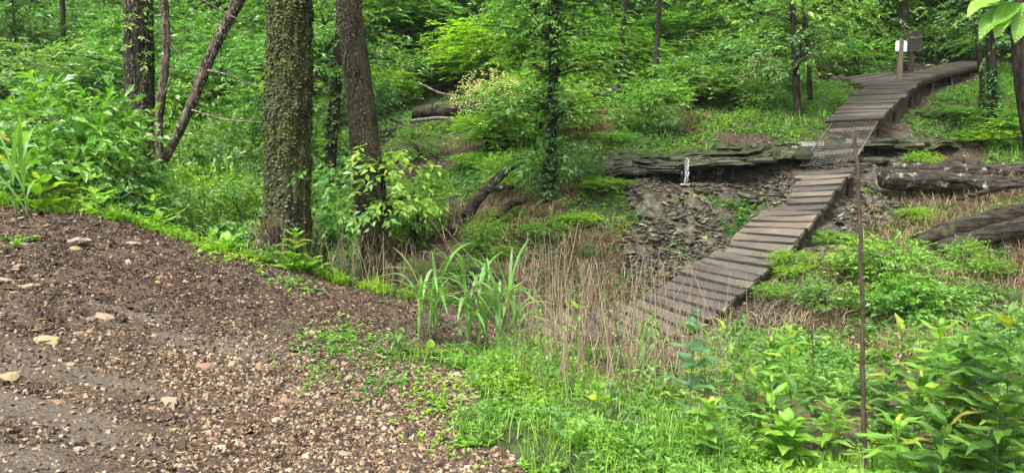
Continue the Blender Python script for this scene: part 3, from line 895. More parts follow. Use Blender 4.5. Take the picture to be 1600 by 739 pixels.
trunk_leaves(T7, [(857, 312), (861, 240), (866, 60), (868, 0)], 13.5, 'ivy', 'leaf_deep', 620, 0.12, 0.07, 71, 0.14)
trunk_leaves(T6, [(514, 240), (518, 180), (526, 130)], 16.0, 'ivy', 'leaf_deep', 200, 0.12, 0.08, 72, 0.16)
trunk_leaves(T13, [(1551, 165), (1549, 100)], 17.0, 'ivy', 'leaf_deep', 120, 0.1, 0.08, 73, 0.16)


def bough(tree, name, mat, px, py, Y, lx, ly, lz, n, leaf, seed, tl=0.35, nl=7, droop=0.45, label=None):
    """a leafy bough of a tree: flattened cloud of sprays"""
    rng = np.random.default_rng(seed)
    c = np.array(at(px, py, Y)) - np.array(tree.location)
    P = c + rng.normal(size=(n, 3)) * np.array([lx, ly, lz]) * 0.5
    tx = np.array([0 * c[0], 0 * c[1], c[2]])
    out = unit(P - tx)
    mb = MB(); spray(mb, rng, P, out, tl, nl, leaf, 0.5, droop)
    o = link(name, mb.mesh(name, M[mat]), tree)
    br = MB()
    st = np.array([0.02, 0, c[2] - 0.25])
    for q in P[:: max(1, n // 8)]:
        tt = np.linspace(0, 1, 5)[:, None]; X = st + (q - st) * tt; X[:, 2] += 0.1 * np.sin(tt[:, 0] * PI)
        br.tube(X, np.linspace(0.014, 0.003, 5), 4, caps=False)
    link('twigs', br.mesh('twigs', M['bark_dark'], True), tree)
    return o


# leafy boughs of the ivy tree (pixels 780-960)
for k, (px, py, lx, lz, n, m) in enumerate([(815, 40, 0.9, 0.3, 60, 'leaf_bright'), (905, 35, 0.9, 0.3, 60, 'leaf_mid'), (830, 95, 0.9, 0.28, 60, 'leaf_bright'), (915, 100, 0.9, 0.25, 60, 'leaf_mid'),
                                            (820, 150, 0.8, 0.25, 45, 'leaf_mid'), (905, 165, 0.6, 0.2, 34, 'leaf_bright'), (890, 240, 0.5, 0.25, 30, 'leaf_deep'), (838, 255, 0.6, 0.25, 40, 'leaf_mid'), (865, 5, 1.3, 0.4, 70, 'leaf_bright'), (865, -50, 1.6, 0.5, 90, 'leaf_mid')]):
    bough(T7, 'bough', m, px, py, 13.5, lx, 0.9, lz, n, 0.1, 80 + k)
for k, (px, py, Y, lx, lz, n, m, T) in enumerate([(1225, 60, 17.5, 1.2, 0.4, 70, 'leaf_blue', T10), (1270, 30, 17.5, 1.2, 0.4, 70, 'leaf_mid', T10), (1215, 20, 17.5, 1.2, 0.4, 70, 'leaf_mid', T10),
                                                  (1280, 75, 17.5, 1.0, 0.35, 55, 'leaf_blue', T10), (1230, 105, 17.5, 0.8, 0.3, 40, 'leaf_mid', T10), (1245, -30, 17.5, 2.0, 0.6, 110, 'leaf_mid', T10),
                                                  (1290, 10, 18.5, 1.2, 0.4, 60, 'leaf_mid', T11), (1300, 50, 18.5, 1.0, 0.3, 40, 'leaf_blue', T11),
                                                  (470 + 60, 60, 16, 1.2, 0.35, 70, 'leaf_mid', T6), (500, 110, 16, 1.0, 0.3, 60, 'leaf_bright', T6), (600, 90, 16, 1.0, 0.35, 60, 'leaf_mid', T6), (510, 20, 16, 1.2, 0.35, 60, 'leaf_bright', T6),
                                                  (612, 258, 9.5, 0.5, 0.2, 26, 'leaf_bright', T2), (550, 280, 9.5, 0.6, 0.2, 30, 'leaf_mid', T2), (625, 310, 9.4, 0.4, 0.16, 20, 'leaf_bright', T2), (575, 325, 9.5, 0.5, 0.14, 22, 'leaf_mid', T2), (225, 60, 14, 0.7, 0.3, 34, 'leaf_mid', T3), (180, 90, 14, 0.9, 0.3, 40, 'leaf_mid', T3), (245, 15, 14, 0.8, 0.3, 34, 'leaf_mid', T3),
                                                  (1510, 30, 17, 1.3, 0.4, 60, 'leaf_deep', T13), (1570, 60, 17, 1.0, 0.35, 50, 'leaf_mid', T13), (1560, 10, 17, 1.2, 0.35, 60, 'leaf_deep', T13)]):
    bough(T, 'bough', m, px, py, Y, lx, 0.9, lz, n, 0.1, 120 + k)


# ------------------------------------------------------------------ bushes, one thing each
BUSHES = [
    # key, px, top py, depth, width px, label
    ('broad', 30, 92, 9.6, 250, 'tallest bright bush at the far left edge above the gravel bank'),
    ('broad', 120, 120, 9.8, 170, 'bright rounded bush left of the dark trunk'),
    ('fine_lime', 95, 225, 9.2, 120, 'yellow green low bush at the top of the gravel bank'),
    ('broad2', 175, 215, 9.4, 130, 'leafy bush in front of the foot of the dark trunk'),
    ('fine', 255, 275, 9.8, 130, 'small leaved bush under the slanting trunk'),
    ('fine_bright', 320, 245, 11.0, 160, 'bright thicket bush right of the slanting trunk'),
    ('fine', 385, 250, 10.2, 90, 'small bush touching the thick mossy trunk on its left'),
    ('blue', 345, 190, 13.0, 170, 'greyish green bush behind the slanting trunk'),
    ('fine_bright', 290, 160, 16.0, 150, 'tall bush seen between pale dead trunk and slanting trunk'),
    ('deep', 150, 150, 16.0, 180, 'shadowed bush behind the bright left bushes'),
    ('deep', 385, 130, 16.5, 130, 'deep green bush left of the mossy trunk, high up'),
    ('broad', 545, 235, 12.2, 100, 'broad leaved bush between the two big trunks'),
    ('broad2', 525, 315, 11.2, 90, 'low leafy bush between the feet of the two big trunks'),
    ('deep', 535, 385, 10.6, 70, 'dark undergrowth bush at the foot of the leaning trunk'),
    ('broad', 648, 255, 12.8, 55, 'bush just right of the leaning trunk'),
    ('broad2', 650, 285, 14.2, 50, 'broad bush above the orange leaf litter'),
    ('fine_lime', 735, 238, 16.8, 70, 'feathery lime bush above the fallen grey branch'),
    ('fine', 672, 285, 16.0, 60, 'small bush left of the feathery lime bush'),
    ('fine_lime', 785, 235, 15.0, 80, 'lime bush just left of the ivy tree'),
    ('fine_bright', 800, 190, 17.2, 110, 'light bush behind the ivy tree on its left'),
    ('deep', 908, 236, 14.4, 70, 'dark low bush at the right foot of the ivy tree'),
    ('fine', 840, 245, 14.0, 60, 'small bush hugging the ivy tree on its left'),
    ('fine_bright', 755, 335, 12.2, 70, 'fern like plant in front of the fallen grey branch'),
    ('fine', 735, 400, 11.0, 80, 'low weeds mass behind the tall grass'),
    ('fine_bright', 850, 345, 12.4, 90, 'low weeds on the bank below the ivy tree'),
    ('fine_lime', 940, 275, 14.0, 90, 'yellow green weeds left of the dripping ledge'),
    ('fine_bright', 955, 205, 16.4, 70, 'light weeds clump above the left end of the ledge'),
    ('fine_bright', 1010, 120, 17.6, 130, 'bright bush on the slope above the waterfall, left one'),
    ('blue', 1030, 165, 16.9, 70, 'small greyish bush right above the waterfall lip'),
    ('fine', 1085, 95, 19.4, 140, 'rounded bush above the ledge, middle of the slope'),
    ('fine_bright', 1150, 120, 19.2, 110, 'mid green bush left of the blossoming shrub'),
    ('fine', 905, 150, 19.5, 110, 'bush around the weathered fence post'),
    ('fine_bright', 1345, 60, 22.5, 130, 'bush behind the left branch of the upper deck'),
    ('fine', 1270, 130, 20.5, 90, 'bush at the left end of the upper deck'),
    ('deep', 1470, 40, 23.5, 120, 'dark bush between the brown board and the dark trunks'),
    ('fine_bright', 1560, 165, 17.4, 130, 'bright weeds mass right of the deck, under the dark trunks'),
    ('fine', 1475, 165, 17.9, 90, 'weeds mass close to the right side of the deck'),
    ('fine_lime', 1530, 205, 16.8, 110, 'low lime weeds behind the big log'),
    ('fine_bright', 1600, 180, 16.4, 110, 'weeds at the right edge above the big log'),
    ('deep', 1535, 190, 17.0, 60, 'dark ivy clump at the foot of the right dark trunks'),
    ('fine_lime', 1440, 235, 15.6, 60, 'small lime weeds left behind the big log'),
    ('fine_bright', 1400, 362, 10.4, 165, 'large bright bush right of the rusty stake, upper one'),
    ('broad', 1420, 420, 9.6, 130, 'large bush right of the rusty stake, lower one'),
    ('fine_bright', 1510, 370, 11.2, 62, 'small upright bush below the two dark logs'),
    ('fine', 1545, 440, 10.0, 120, 'spreading bush below the small upright bush'),
    ('fine_lime', 1430, 325, 13.2, 60, 'lime weeds tuft left of the dark logs'),
    ('fine_bright', 1240, 385, 11.6, 70, 'bluish thin bush right beside the lower deck'),
    ('fine_lime', 1212, 440, 10.9, 80, 'lime weeds on the bank edge beside the lower deck'),
    ('fine_lime', 1245, 425, 11.3, 70, 'lime weeds a little right of the bank edge beside the deck'),
    ('fine_lime', 1300, 372, 12.6, 70, 'yellow green weeds beside the middle of the boardwalk'),
    ('fine_lime', 905, 348, 12.7, 80, 'yellow green weeds in the middle of the bank below the ivy tree'),
    ('fine_bright', 800, 330, 13.4, 80, 'green weeds on the bank left of the ivy tree foot'),
    ('fine_bright', 760, 375, 11.9, 90, 'leafy low plants filling the gully behind the tall grass'),
    ('broad2', 480, 250, 12.5, 110, 'leafy bush showing on both sides of the mossy trunk'),
    ('fine_bright', 420, 300, 10.6, 90, 'light bush close behind the left side of the mossy trunk'),
    ('fine_bright', 655, 190, 18.6, 70, 'light bush on the lower left rim of the dirt patch'),
    ('fine', 742, 205, 19.4, 50, 'small bush on the right rim of the dirt patch'),
    ('broad', 1330, 395, 11.2, 70, 'upright bush seen right behind the rusty stake'),
    ('fine_bright', 1545, 400, 10.8, 70, 'upright weeds below the lower dark log at right'),
    ('deep', 1350, 455, 10.2, 80, 'dark leafy bush low behind the rusty stake'),
    ('broad2', 1475, 440, 9.4, 90, 'leafy bush between the large bush and the spreading one'),
    ('fine', 1290, 430, 10.4, 90, 'tangle of low growth left of the rusty stake'),
    ('broad2', 1600, 470, 8.6, 120, 'leafy bush at the right edge, mid height'),
    ('deep', 925, 405, 11.8, 40, 'little green bush alone in the straw bank'),
    ('fine_bright', 650, 400, 10.9, 40, 'low leafy growth between leaning trunk and tall grass'),
    ('fine', 470, 385, 9.0, 40, 'tuft of weeds at the right foot of the mossy trunk'),
]
for (key, px, pt, Y, w, lab) in BUSHES:
    put(key, 'bush', lab, 'bush', px, pt, Y, w)


# shrubs with pale blossoms: bush plus a blossom part
def blossom_part(t, n, r, h, seed):
    rng = np.random.default_rng(seed)
    a = rng.random(n) * 2 * PI; el = rng.random(n) ** 0.6 * 1.3
    P = np.stack([np.cos(a) * np.cos(el) * r, np.sin(a) * np.cos(el) * r, h * 0.5 + np.sin(el) * h * 0.5], 1) * (0.8 + 0.25 * rng.random((n, 1)))
    P = np.repeat(P, 6, 0) + rng.normal(size=(n * 6, 3)) * 0.035
    mb = MB()
    leaves(mb, P, rng.normal(size=P.shape), unit(rng.normal(size=P.shape)), 0.045, 0.04)
    link('blossom', mb.mesh('blossom', M['blossom']), t)


t = put('fine_lime', 'flowering_shrub', 'shrub with cream blossoms left of the ivy tree', 'shrub', 765, 165, 17.6, 120); blossom_part(t, 190, 0.95, 1.75, 1)
t = put('fine', 'flowering_shrub', 'shrub with pale yellow blossoms left of the upper deck', 'shrub', 1192, 120, 18.2, 80); blossom_part(t, 60, 0.6, 1.3, 2)

# young trees standing singly in the picture
TREES = [
    ('young_lime', 775, 14, 23.4, 190, 'bright layered young tree left of the ivy tree, largest of the slope'),
    ('young_bright', 690, 60, 25.5, 120, 'bright young tree behind the mossy log, left of the layered one'),
    ('young_bright', 600, 80, 24.5, 110, 'young tree right behind the leaning trunk'),
    ('young_mid', 640, -30, 27.0, 180, 'young tree high behind the leaning trunk'),
    ('young_bright', 425, 60, 19.0, 130, 'young tree directly behind the mossy trunk'),
    ('young_mid', 340, 0, 20.0, 190, 'young tree behind the top of the slanting trunk'),
    ('young_mid', 130, 20, 19.0, 200, 'young tree left of the dark trunk, in the wood'),
    ('young_blue', 30, 5, 17.0, 220, 'greyish young tree at the far left top'),
    ('young_bright', 290, 70, 19.0, 140, 'light young tree between dark and slanting trunks'),
    ('young_bright', 940, 10, 21.5, 150, 'young tree behind the ivy tree on its right'),
    ('young_mid', 1075, -10, 23.5, 170, 'young tree above the waterfall, to its right'),
    ('young_bright', 1010, 50, 22.0, 110, 'small young tree behind the narrow trunk'),
    ('young_blue', 1165, 10, 22.5, 150, 'greyish young tree left of the slope trunks'),
    ('young_mid', 1330, -20, 26.0, 180, 'young tree above the left deck branch'),
    ('young_deep', 1450, -30, 27.0, 170, 'shadowed young tree right above the sign'),
    ('young_mid', 1560, -20, 25.0, 190, 'young tree far behind the right dark trunks'),
    ('young_deep', 560, 40, 20.5, 110, 'shadowed young tree between the two big trunks'),
]
for (key, px, pt, Y, w, lab) in TREES:
    put(key, 'young_tree', lab, 'tree', px, pt, Y, w, part='crown')

# the wood on the hillside behind: trees that nothing tells apart
rb = random.Random(5)
KEYS = ['young_bright', 'young_mid', 'young_deep', 'young_blue', 'young_mid', 'young_bright']
Y = 23.5
while Y < 60:
    n = int(15 + (Y - 22) * 0.28)
    for k in range(n):
        px = -260 + 2120 * (k + rb.random() * 0.8) / n
        yy = Y + rb.uniform(-1.6, 1.6)
        if 560 < px < 810 and yy < 25.5: continue
        x = (px - 800) / F * yy
        key = rb.choice(KEYS) if yy < 34 else rb.choice(['tall', 'tall_deep', 'young_mid', 'tall'])
        fm, sm, r, h = PROTO[key]
        s = rb.uniform(0.8, 1.25)
        t = thing('woodland_tree', ('leafy %s wood tree %s' % ('front row' if yy < 28 else 'middle row' if yy < 40 else 'far row', where_px(px))), 'tree', (x, yy, gz(x, yy) - 0.1), rb.random() * 6.28, 'trees of the dense wood on the hillside')
        link('crown', fm, t, scale=(s, s, s)); link('trunk', sm, t, scale=(s, s, s))
    Y *= 1.13
# brush on the forest floor behind
for k in range(140):
    yy = rb.uniform(17, 32)
    px = rb.uniform(-200, 1800)
    if 1280 < px < 1560 and yy < 22.5: continue
    if 560 < px < 810 and yy < 24.5: continue
    if yy < 19.5 and 850 < px < 1300 and rb.random() < 0.35: continue
    x = (px - 800) / F * yy
    fm, sm, r, h = PROTO[rb.choice(['fine', 'fine_bright', 'broad2', 'deep', 'blue', 'fine_lime'])]
    s = rb.uniform(0.8, 1.5)
    t = thing('brush', ('low %s brush %s' % ('nearer' if yy < 22 else 'farther', where_px(px))), 'bush', (x, yy, gz(x, yy) - 0.05), rb.random() * 6.28, 'brush on the floor of the hillside wood')
    link('foliage', fm, t, scale=(s, s, s * 0.9)); link('stem', sm, t, scale=(s, s, s * 0.9))


# ------------------------------------------------------------------ boardwalk
EDGE = [  # left (px,py,Y), right (px,py,Y)
    ((770, 492, 10.9), (815, 522, 9.8)), ((897, 492, 10.95), (950, 527, 9.85)), ((965, 478, 11.05), (1050, 525, 9.9)), ((1006, 463, 11.15), (1112, 499, 10.15)),
    ((1031, 451, 11.3), (1139, 474, 10.5)), ((1085, 412, 12.0), (1186, 435, 11.2)), ((1129, 383, 12.6), (1228, 394, 11.8)), ((1165, 350, 13.2), (1264, 352, 12.4)),
    ((1200, 320, 13.9), (1294, 316, 13.1)), ((1243, 268, 15.0), (1336, 260, 14.2))]
EDGE2 = [((1291, 190, 16.7), (1376, 187, 15.9)), ((1315, 165, 17.6), (1400, 162, 16.8)), ((1345, 141, 18.6), (1426, 139, 17.8)), ((1356, 131, 19.1), (1436, 129, 18.2))]
BRANCH = [((1356, 131, 19.1), (1436, 129, 18.2)), ((1390, 122, 20.0), (1447, 122.5, 18.8)), ((1432, 112, 20.9), (1474, 114, 19.8)), ((1476, 101, 22.0), (1512, 105, 21.0)), ((1512, 95, 23.2), (1545, 98, 22.3))]


def edges(E, pitch):
    A = np.array([tuple(at(*a)) for a, b in E]); B = np.array([tuple(at(*b)) for a, b in E])
    mid = (A + B) / 2
    s = np.concatenate([[0], np.cumsum(np.linalg.norm(np.diff(mid, axis=0), axis=1))])
    n = int(s[-1] / pitch)
    t = (np.arange(n + 1)) / n * s[-1]
    f = lambda X: np.stack([np.interp(t, s, X[:, i]) for i in range(3)], 1)
    return f(A), f(B)


def plank_object(A0, B0, A1, B1, parent, org, rng, gap=0.12, thick=0.06, mat=None):
    """board between two cross lines; slightly uneven, split ends, chamfered top"""
    ext0, ext1 = rng.uniform(-0.03, 0.03), rng.uniform(-0.035, 0.035)
    u = B0 - A0; u = u / np.linalg.norm(u)
    a0 = A0 - u * ext0 + (A1 - A0) * gap * 0.5; b0 = B0 + u * ext1 + (B1 - B0) * gap * 0.5
    a1 = A1 - u * ext0 - (A1 - A0) * gap * 0.5; b1 = B1 + u * ext1 - (B1 - B0) * gap * 0.5
    c = (a0 + a1 + b0 + b1) / 4
    X = unit((b0 + b1) - (a0 + a1)); Yv = unit((a1 + b1) - (a0 + b0)); Z = unit(np.cross(X, Yv)); Yv = np.cross(Z, X)
    half = np.linalg.norm((b0 + b1) - (a0 + a1)) / 4
    k = 9
    tt = np.linspace(-1, 1, k)
    V, Q = [], []
    sag = rng.uniform(-0.012, 0.015); tw = rng.uniform(-0.02, 0.02); lift = rng.uniform(-0.01, 0.016)
    for i, s in enumerate(tt):
        w0 = np.linalg.norm((a0 - c) * (1 - s) / 2 + (b0 - c) * (1 + s) / 2 - X * s * half) * 0 + np.linalg.norm(a1 * (1 - s) / 2 + b1 * (1 + s) / 2 - a0 * (1 - s) / 2 - b0 * (1 + s) / 2) / 2
        w0 *= 1 + rng.uniform(-0.015, 0.015)
        z = lift - sag * (1 - s * s) + rng.normal() * 0.001
        dy = rng.normal() * 0.0015
        for (yy, zz) in ((-1, 0), (-1, 0.86), (-0.95, 1), (0.95, 1), (1, 0.86), (1, 0)):
            V.append((s * half, yy * w0 + dy, z + tw * s * yy + (zz - 1) * thick))
    for i in range(k - 1):
        for j in range(6):
            Q.append((i * 6 + j, (i + 1) * 6 + j, (i + 1) * 6 + (j + 1) % 6, i * 6 + (j + 1) % 6))
    n0 = (k - 1) * 6
    Q += [(0, 1, 4, 5), (1, 2, 3, 4), (n0 + 5, n0 + 4, n0 + 1, n0), (n0 + 4, n0 + 3, n0 + 2, n0 + 1)]
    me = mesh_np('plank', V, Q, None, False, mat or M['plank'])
    me.materials.append(M['board_brown'])          # dark edges and underside: shade of the gaps put into the colour, plus damp
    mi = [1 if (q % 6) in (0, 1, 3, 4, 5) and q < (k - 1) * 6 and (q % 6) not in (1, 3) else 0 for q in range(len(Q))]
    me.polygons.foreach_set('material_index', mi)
    rot = Matrix((X, Yv, Z)).transposed().to_quaternion()
    return link('plank', me, parent, Vector(c - org), rot)


def deck_piece(name, label, E, pitch, gaps=None, beams=True, cat='boardwalk', skirt=0.16, mat=None):
    rng = np.random.default_rng(len(name) + len(E))
    A, B = edges(E, pitch)
    org = (A[0] + B[0]) / 2
    t = thing(name, label, cat, org)
    o = np.array(org)
    for i in range(len(A) - 1):
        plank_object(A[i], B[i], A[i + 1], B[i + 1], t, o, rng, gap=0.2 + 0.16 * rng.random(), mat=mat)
    if beams:
        for f in (0.07, 0.93):
            X = A * (1 - f) + B * f; X = X - o
            mb = MB()
            for i in range(0, len(X) - 1, 3):
                a, b = X[i], X[min(i + 3, len(X) - 1)]
                d = b - a; L = np.linalg.norm(d)
                if L < 0.05: continue
                d = d / L; side = unit(np.cross(d, [0, 0, 1.0])); up = np.cross(side, d)
                c = (a + b) / 2 - up * (0.05 + skirt / 2)
                mb.box(c, d * (L / 2 - 0.002), side * 0.03, up * skirt / 2)
            link('beam', mb.mesh('beam', M['board_brown']), t)
            for i in range(1, len(X), 5):
                w = X[i] + o; g = gz(w[0], w[1]) - 0.15
                if w[2] - 0.1 - g > 0.1:
                    pm = MB(); pm.box((0, 0, (g - w[2] + 0.06 - 0.22) / 2), (0.045, 0, 0), (0, 0.045, 0), (0, 0, (w[2] - 0.22 - g) / 2 if w[2] - 0.22 - g > 0.05 else 0.03))
                    link('support_post', pm.mesh('support_post', M['board_brown']), t, loc=Vector(X[i]) + Vector((0.0, 0.0, -0.02)))
    # wire netting stapled on the boards
    mb = MB()
    up = np.array([0, 0, 0.012])
    for f in np.linspace(0.03, 0.97, 30):
        X = A * (1 - f) + B * f - o + up
        mb.tube(X, 0.0016, 3, caps=False)
    for i in range(len(A) - 1):
        for s in np.linspace(0, 1, 7)[:-1]:
            a = A[i] * (1 - s) + A[i + 1] * s - o + up; b = B[i] * (1 - s) + B[i + 1] * s - o + up
            mb.tube([a, (a + b) / 2, b], 0.0014, 3, caps=False)
    link('wire_netting', mb.mesh('wire_netting', M['wire']), t)
    return t, A, B


bw, bA, bB = deck_piece('boardwalk', 'long weathered plank boardwalk climbing beside the wet rock bed', EDGE, 0.262)
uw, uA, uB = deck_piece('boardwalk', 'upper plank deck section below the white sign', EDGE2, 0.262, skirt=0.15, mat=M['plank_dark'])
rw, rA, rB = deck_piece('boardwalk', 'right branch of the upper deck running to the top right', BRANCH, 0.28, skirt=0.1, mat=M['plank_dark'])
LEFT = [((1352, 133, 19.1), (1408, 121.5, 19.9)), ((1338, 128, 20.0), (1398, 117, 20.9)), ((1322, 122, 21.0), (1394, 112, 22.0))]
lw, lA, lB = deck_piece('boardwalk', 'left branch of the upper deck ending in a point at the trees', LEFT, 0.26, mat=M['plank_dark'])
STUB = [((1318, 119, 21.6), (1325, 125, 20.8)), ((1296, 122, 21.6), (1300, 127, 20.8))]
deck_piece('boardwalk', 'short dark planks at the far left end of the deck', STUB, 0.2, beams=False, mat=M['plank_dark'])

# open wire ramp between the two decks
ra, rb_ = at(1250, 260, 15.1), at(1336, 250, 14.5)
rc, rd = at(1300, 193, 16.65), at(1372, 189, 15.95)
rt = thing('wire_ramp', 'open welded wire ramp bridging the gap between the plank decks', 'ramp', ra)
a0, b0, c0, d0 = [np.array(p - ra) for p in (ra, rb_, rc, rd)]
mb = MB()
for f in np.linspace(0, 1, 14):
    p, q = a0 * (1 - f) + b0 * f, c0 * (1 - f) + d0 * f
    mb.tube([p, (p + q) / 2 + np.array([0, 0, -0.03]), q], 0.0045, 5, caps=False)
for f in np.linspace(0, 1, 24):
    p, q = a0 * (1 - f) + c0 * f, b0 * (1 - f) + d0 * f
    m_ = (p + q) / 2 + np.array([0, 0, -0.03 * math.sin(f * PI) - 0.006])
    mb.tube([p, m_, q], 0.004, 5, caps=False)
link('wire_grid', mb.mesh('wire_grid', M['ramp_wire'], True), rt)
for (p, q) in ((a0, c0), (b0, d0)):
    mb = MB(); mb.tube([p, (p + q) / 2, q], 0.014, 8); link('rail', mb.mesh('rail', M['ramp_wire'], True), rt)
for f in (0.33, 0.9):
    p, q = a0 * (1 - f) + c0 * f, b0 * (1 - f) + d0 * f
    mb = MB(); mb.box((p + q) / 2 + np.array([0, 0, -0.07]), (q - p) / 2, np.array([0.03, 0.08, 0.01]), np.array([0, 0, 0.025]))
    link('cross_board', mb.mesh('cross_board', M['plank']), rt)

# sign post with white sheets and the brown board
pb = at(1405, 121, 19.3)
g = gz(pb.x, pb.y)
st = thing('sign_post', 'square wooden post carrying small white sheets on the upper deck', 'sign', (pb.x, pb.y, min(g, pb.z) - 0.1))
h = at(1405, 62, 19.3).z - min(g, pb.z) + 0.1
mb = MB(); mb.box((0, 0, h / 2), (0.05, 0, 0), (0, 0.05, 0), (0, 0, h / 2)); mb.box((0, 0, h + 0.008), (0.042, 0, 0), (0, 0.042, 0), (0, 0, 0.008))
link('post', mb.mesh('post', M['post_wood']), st)
zc = at(1405, 72.5, 19.3).z - st.location.z
for sx, w in ((-1, 0.075), (1, 0.1)):
    mb = MB(); mb.box((sx * (0.052 + w / 2), -0.02, zc), (w / 2, sx * 0.012, 0), (0, 0.004, 0), (0, 0, 0.13 if sx > 0 else 0.12))
    link('white_panel', mb.mesh('white_panel', M['sign_white']), st)
mb = MB()
for zz in (-0.08, 0.08):
    mb.box((0, -0.053, zc + zz), (0.052, 0, 0), (0, 0.002, 0), (0, 0, 0.008))
link('bracket', mb.mesh('bracket', M['wire']), st)
pb = at(1424, 117, 21.0)
g = gz(pb.x, pb.y)
bt = thing('notice_board', 'dark brown plank board on a post behind the white sign', 'board', (pb.x, pb.y, g - 0.1))
zb0, zb1 = at(1424, 83, 21.0).z - g + 0.1, at(1424, 50, 21.0).z - g + 0.1
mb = MB(); mb.box((0, 0.05, zb1 / 2), (0.06, 0, 0), (0, 0.04, 0), (0, 0, zb1 / 2)); link('post', mb.mesh('post', M['board_brown']), bt)
for k in range(4):
    x0 = -0.22 + k * 0.115
    mb = MB(); mb.box((x0 + 0.055, 0.0, (zb0 + zb1) / 2 + 0.012 * k), (0.054, 0, 0.004), (0, 0.012, 0), (0, 0, (zb1 - zb0) / 2))
    link('board', mb.mesh('board', M['board_brown']), bt)
# weathered fence post
pb = at(908, 182, 18.6); g = gz(pb.x, pb.y)
mb = MB()
hh = at(908, 143, 18.6).z - g + 0.1
for k in range(1):
    mb.box((0, 0, hh / 2), (0.07, 0, 0.0), (0, 0.06, 0), (0.015, 0, hh / 2))
mb.box((0.015, 0, hh + 0.01), (0.06, 0, 0.012), (0, 0.05, 0), (0, 0, 0.012))
link('fence_post', mb.mesh('fence_post', M['log_wood']), loc=(pb.x, pb.y, g - 0.1), label='lone weathered grey post among bushes right of the ivy tree', category='post')

# rusty stake in the foreground
P = px_path([(1352, 745), (1349, 600), (1346, 420), (1340, 260), (1334, 212), (1333, 200)], 4.15, k=30)
rng = np.random.default_rng(4)
base = P[0].copy(); base[2] = gz(base[0], base[1]) - 0.1
P = np.concatenate([[base], P]) - base
P[3:-3, :2] += rng.normal(size=(len(P) - 6, 2)) * 0.0022
mb = MB(); mb.tube(P, 0.0125 + 0.002 * rng.random(len(P)) - 0.003 * np.linspace(0, 1, len(P)), 8, 3, 0.25)
st = thing('dead_stalk', 'tall rusty brown stalk standing upright in the right foreground', 'stalk', base)
link('stem', mb.mesh('stem', M['rust'], True), st)
mb = MB()
for k in range(26):
    q = P[rng.integers(2, len(P) - 4)] + rng.normal(size=3) * 0.003
    d = unit(rng.normal(size=3) * np.array([1, 1, 0.5]))
    mb.tube([q, q + d * 0.018, q + d * 0.03 + np.array([0, 0, 0.008])], [0.005, 0.003, 0.001], 4)
link('bud_scars', mb.mesh('bud_scars', M['rust'], True), st)
# second, thinner
P = px_path([(1273, 690), (1271, 560), (1268, 500)], 6.0, k=14); base = P[0].copy(); base[2] = gz(base[0], base[1]) - 0.05
P = np.concatenate([[base], P]) - base
mb = MB(); mb.tube(P, np.linspace(0.007, 0.004, len(P)), 6, 5, 0.2)
link('dead_stalk', mb.mesh('stem', M['rust'], True), loc=base, label='thin short brown stalk left of the tall rusty one', category='stalk')


# ------------------------------------------------------------------ fallen logs and branches
def log(name, label, ends, rads, mat, seed=0, sub=None, cat='log', rough=0.09, sides=30, k=40):
    """log along pixel path [(px,py,Y)...]; sub = list of (ends, rads) branches"""
    W = np.array([tuple(at(*e)) for e in ends])
    seg = np.concatenate([[0], np.cumsum(np.linalg.norm(np.diff(W, axis=0), axis=1))])
    t = np.linspace(0, seg[-1], k)
    P = np.stack([np.interp(t, seg, W[:, i]) for i in range(3)], 1)
    for _ in range(2): P[1:-1] = (P[:-2] + 2 * P[1:-1] + P[2:]) / 4
    r = np.interp(t, seg, rads) * (1.25 if cat == 'log' else 1.1)
    rng = np.random.default_rng(seed)
    P[1:-1] += rng.normal(size=(k - 2, 3)) * r[1:-1, None] * 0.05
    o = P[0].copy()
    th = thing(name, label, cat, o)
    mb = MB(); mb.tube(P - o, r, sides, seed, rough)
    link('trunk', mb.mesh('trunk', mat, True), th)
    if sub:
        for (e2, r2) in sub:
            W2 = np.array([tuple(at(*e)) for e in e2]); k2 = 10
            s2 = np.concatenate([[0], np.cumsum(np.linalg.norm(np.diff(W2, axis=0), axis=1))]); t2 = np.linspace(0, s2[-1], k2)
            P2 = np.stack([np.interp(t2, s2, W2[:, i]) for i in range(3)], 1)
            P2[1:-1] += rng.normal(size=(k2 - 2, 3)) * 0.015
            mb = MB(); mb.tube(P2 - o, np.interp(t2, s2, r2), 9, seed + 1, 0.15)
            link('branch', mb.mesh('branch', mat, True), th)
    return th


log('fallen_log', 'big dark log with pale lichen at its cut end, right of the ramp', [(1382, 279, 14.3), (1450, 284, 14.4), (1530, 290, 14.5), (1640, 296, 14.6)], [0.16, 0.17, 0.17, 0.15], M['log_dark'], 1,
    [([(1470, 278, 14.1), (1520, 285, 13.9), (1545, 296, 13.8), (1620, 284, 13.7)], [0.06, 0.06, 0.07, 0.05]), ([(1545, 296, 13.8), (1520, 305, 13.6), (1495, 312, 13.5)], [0.05, 0.035, 0.02])])
log('fallen_log', 'long rough log lying just behind the lichen covered one', [(1390, 262, 15.1), (1480, 268, 15.1), (1560, 270, 15.1), (1640, 266, 15.1)], [0.1, 0.12, 0.14, 0.14], M['log_dark'], 2)
log('broken_stump', 'broken dark stub poking up behind the long rough log', [(1488, 262, 15.5), (1496, 254, 15.5), (1506, 250, 15.5)], [0.11, 0.08, 0.04], M['log_old'], 3, k=8)
log('fallen_log', 'dark log on the straw slope at the right edge, upper one', [(1430, 376, 12.0), (1480, 362, 12.0), (1560, 343, 12.1), (1640, 326, 12.2)], [0.07, 0.12, 0.14, 0.14], M['log_old'], 4)
log('fallen_log', 'dark log on the straw slope at the right edge, lower one', [(1460, 388, 11.7), (1530, 372, 11.7), (1600, 354, 11.7), (1650, 344, 11.7)], [0.07, 0.11, 0.13, 0.13], M['log_old'], 5)
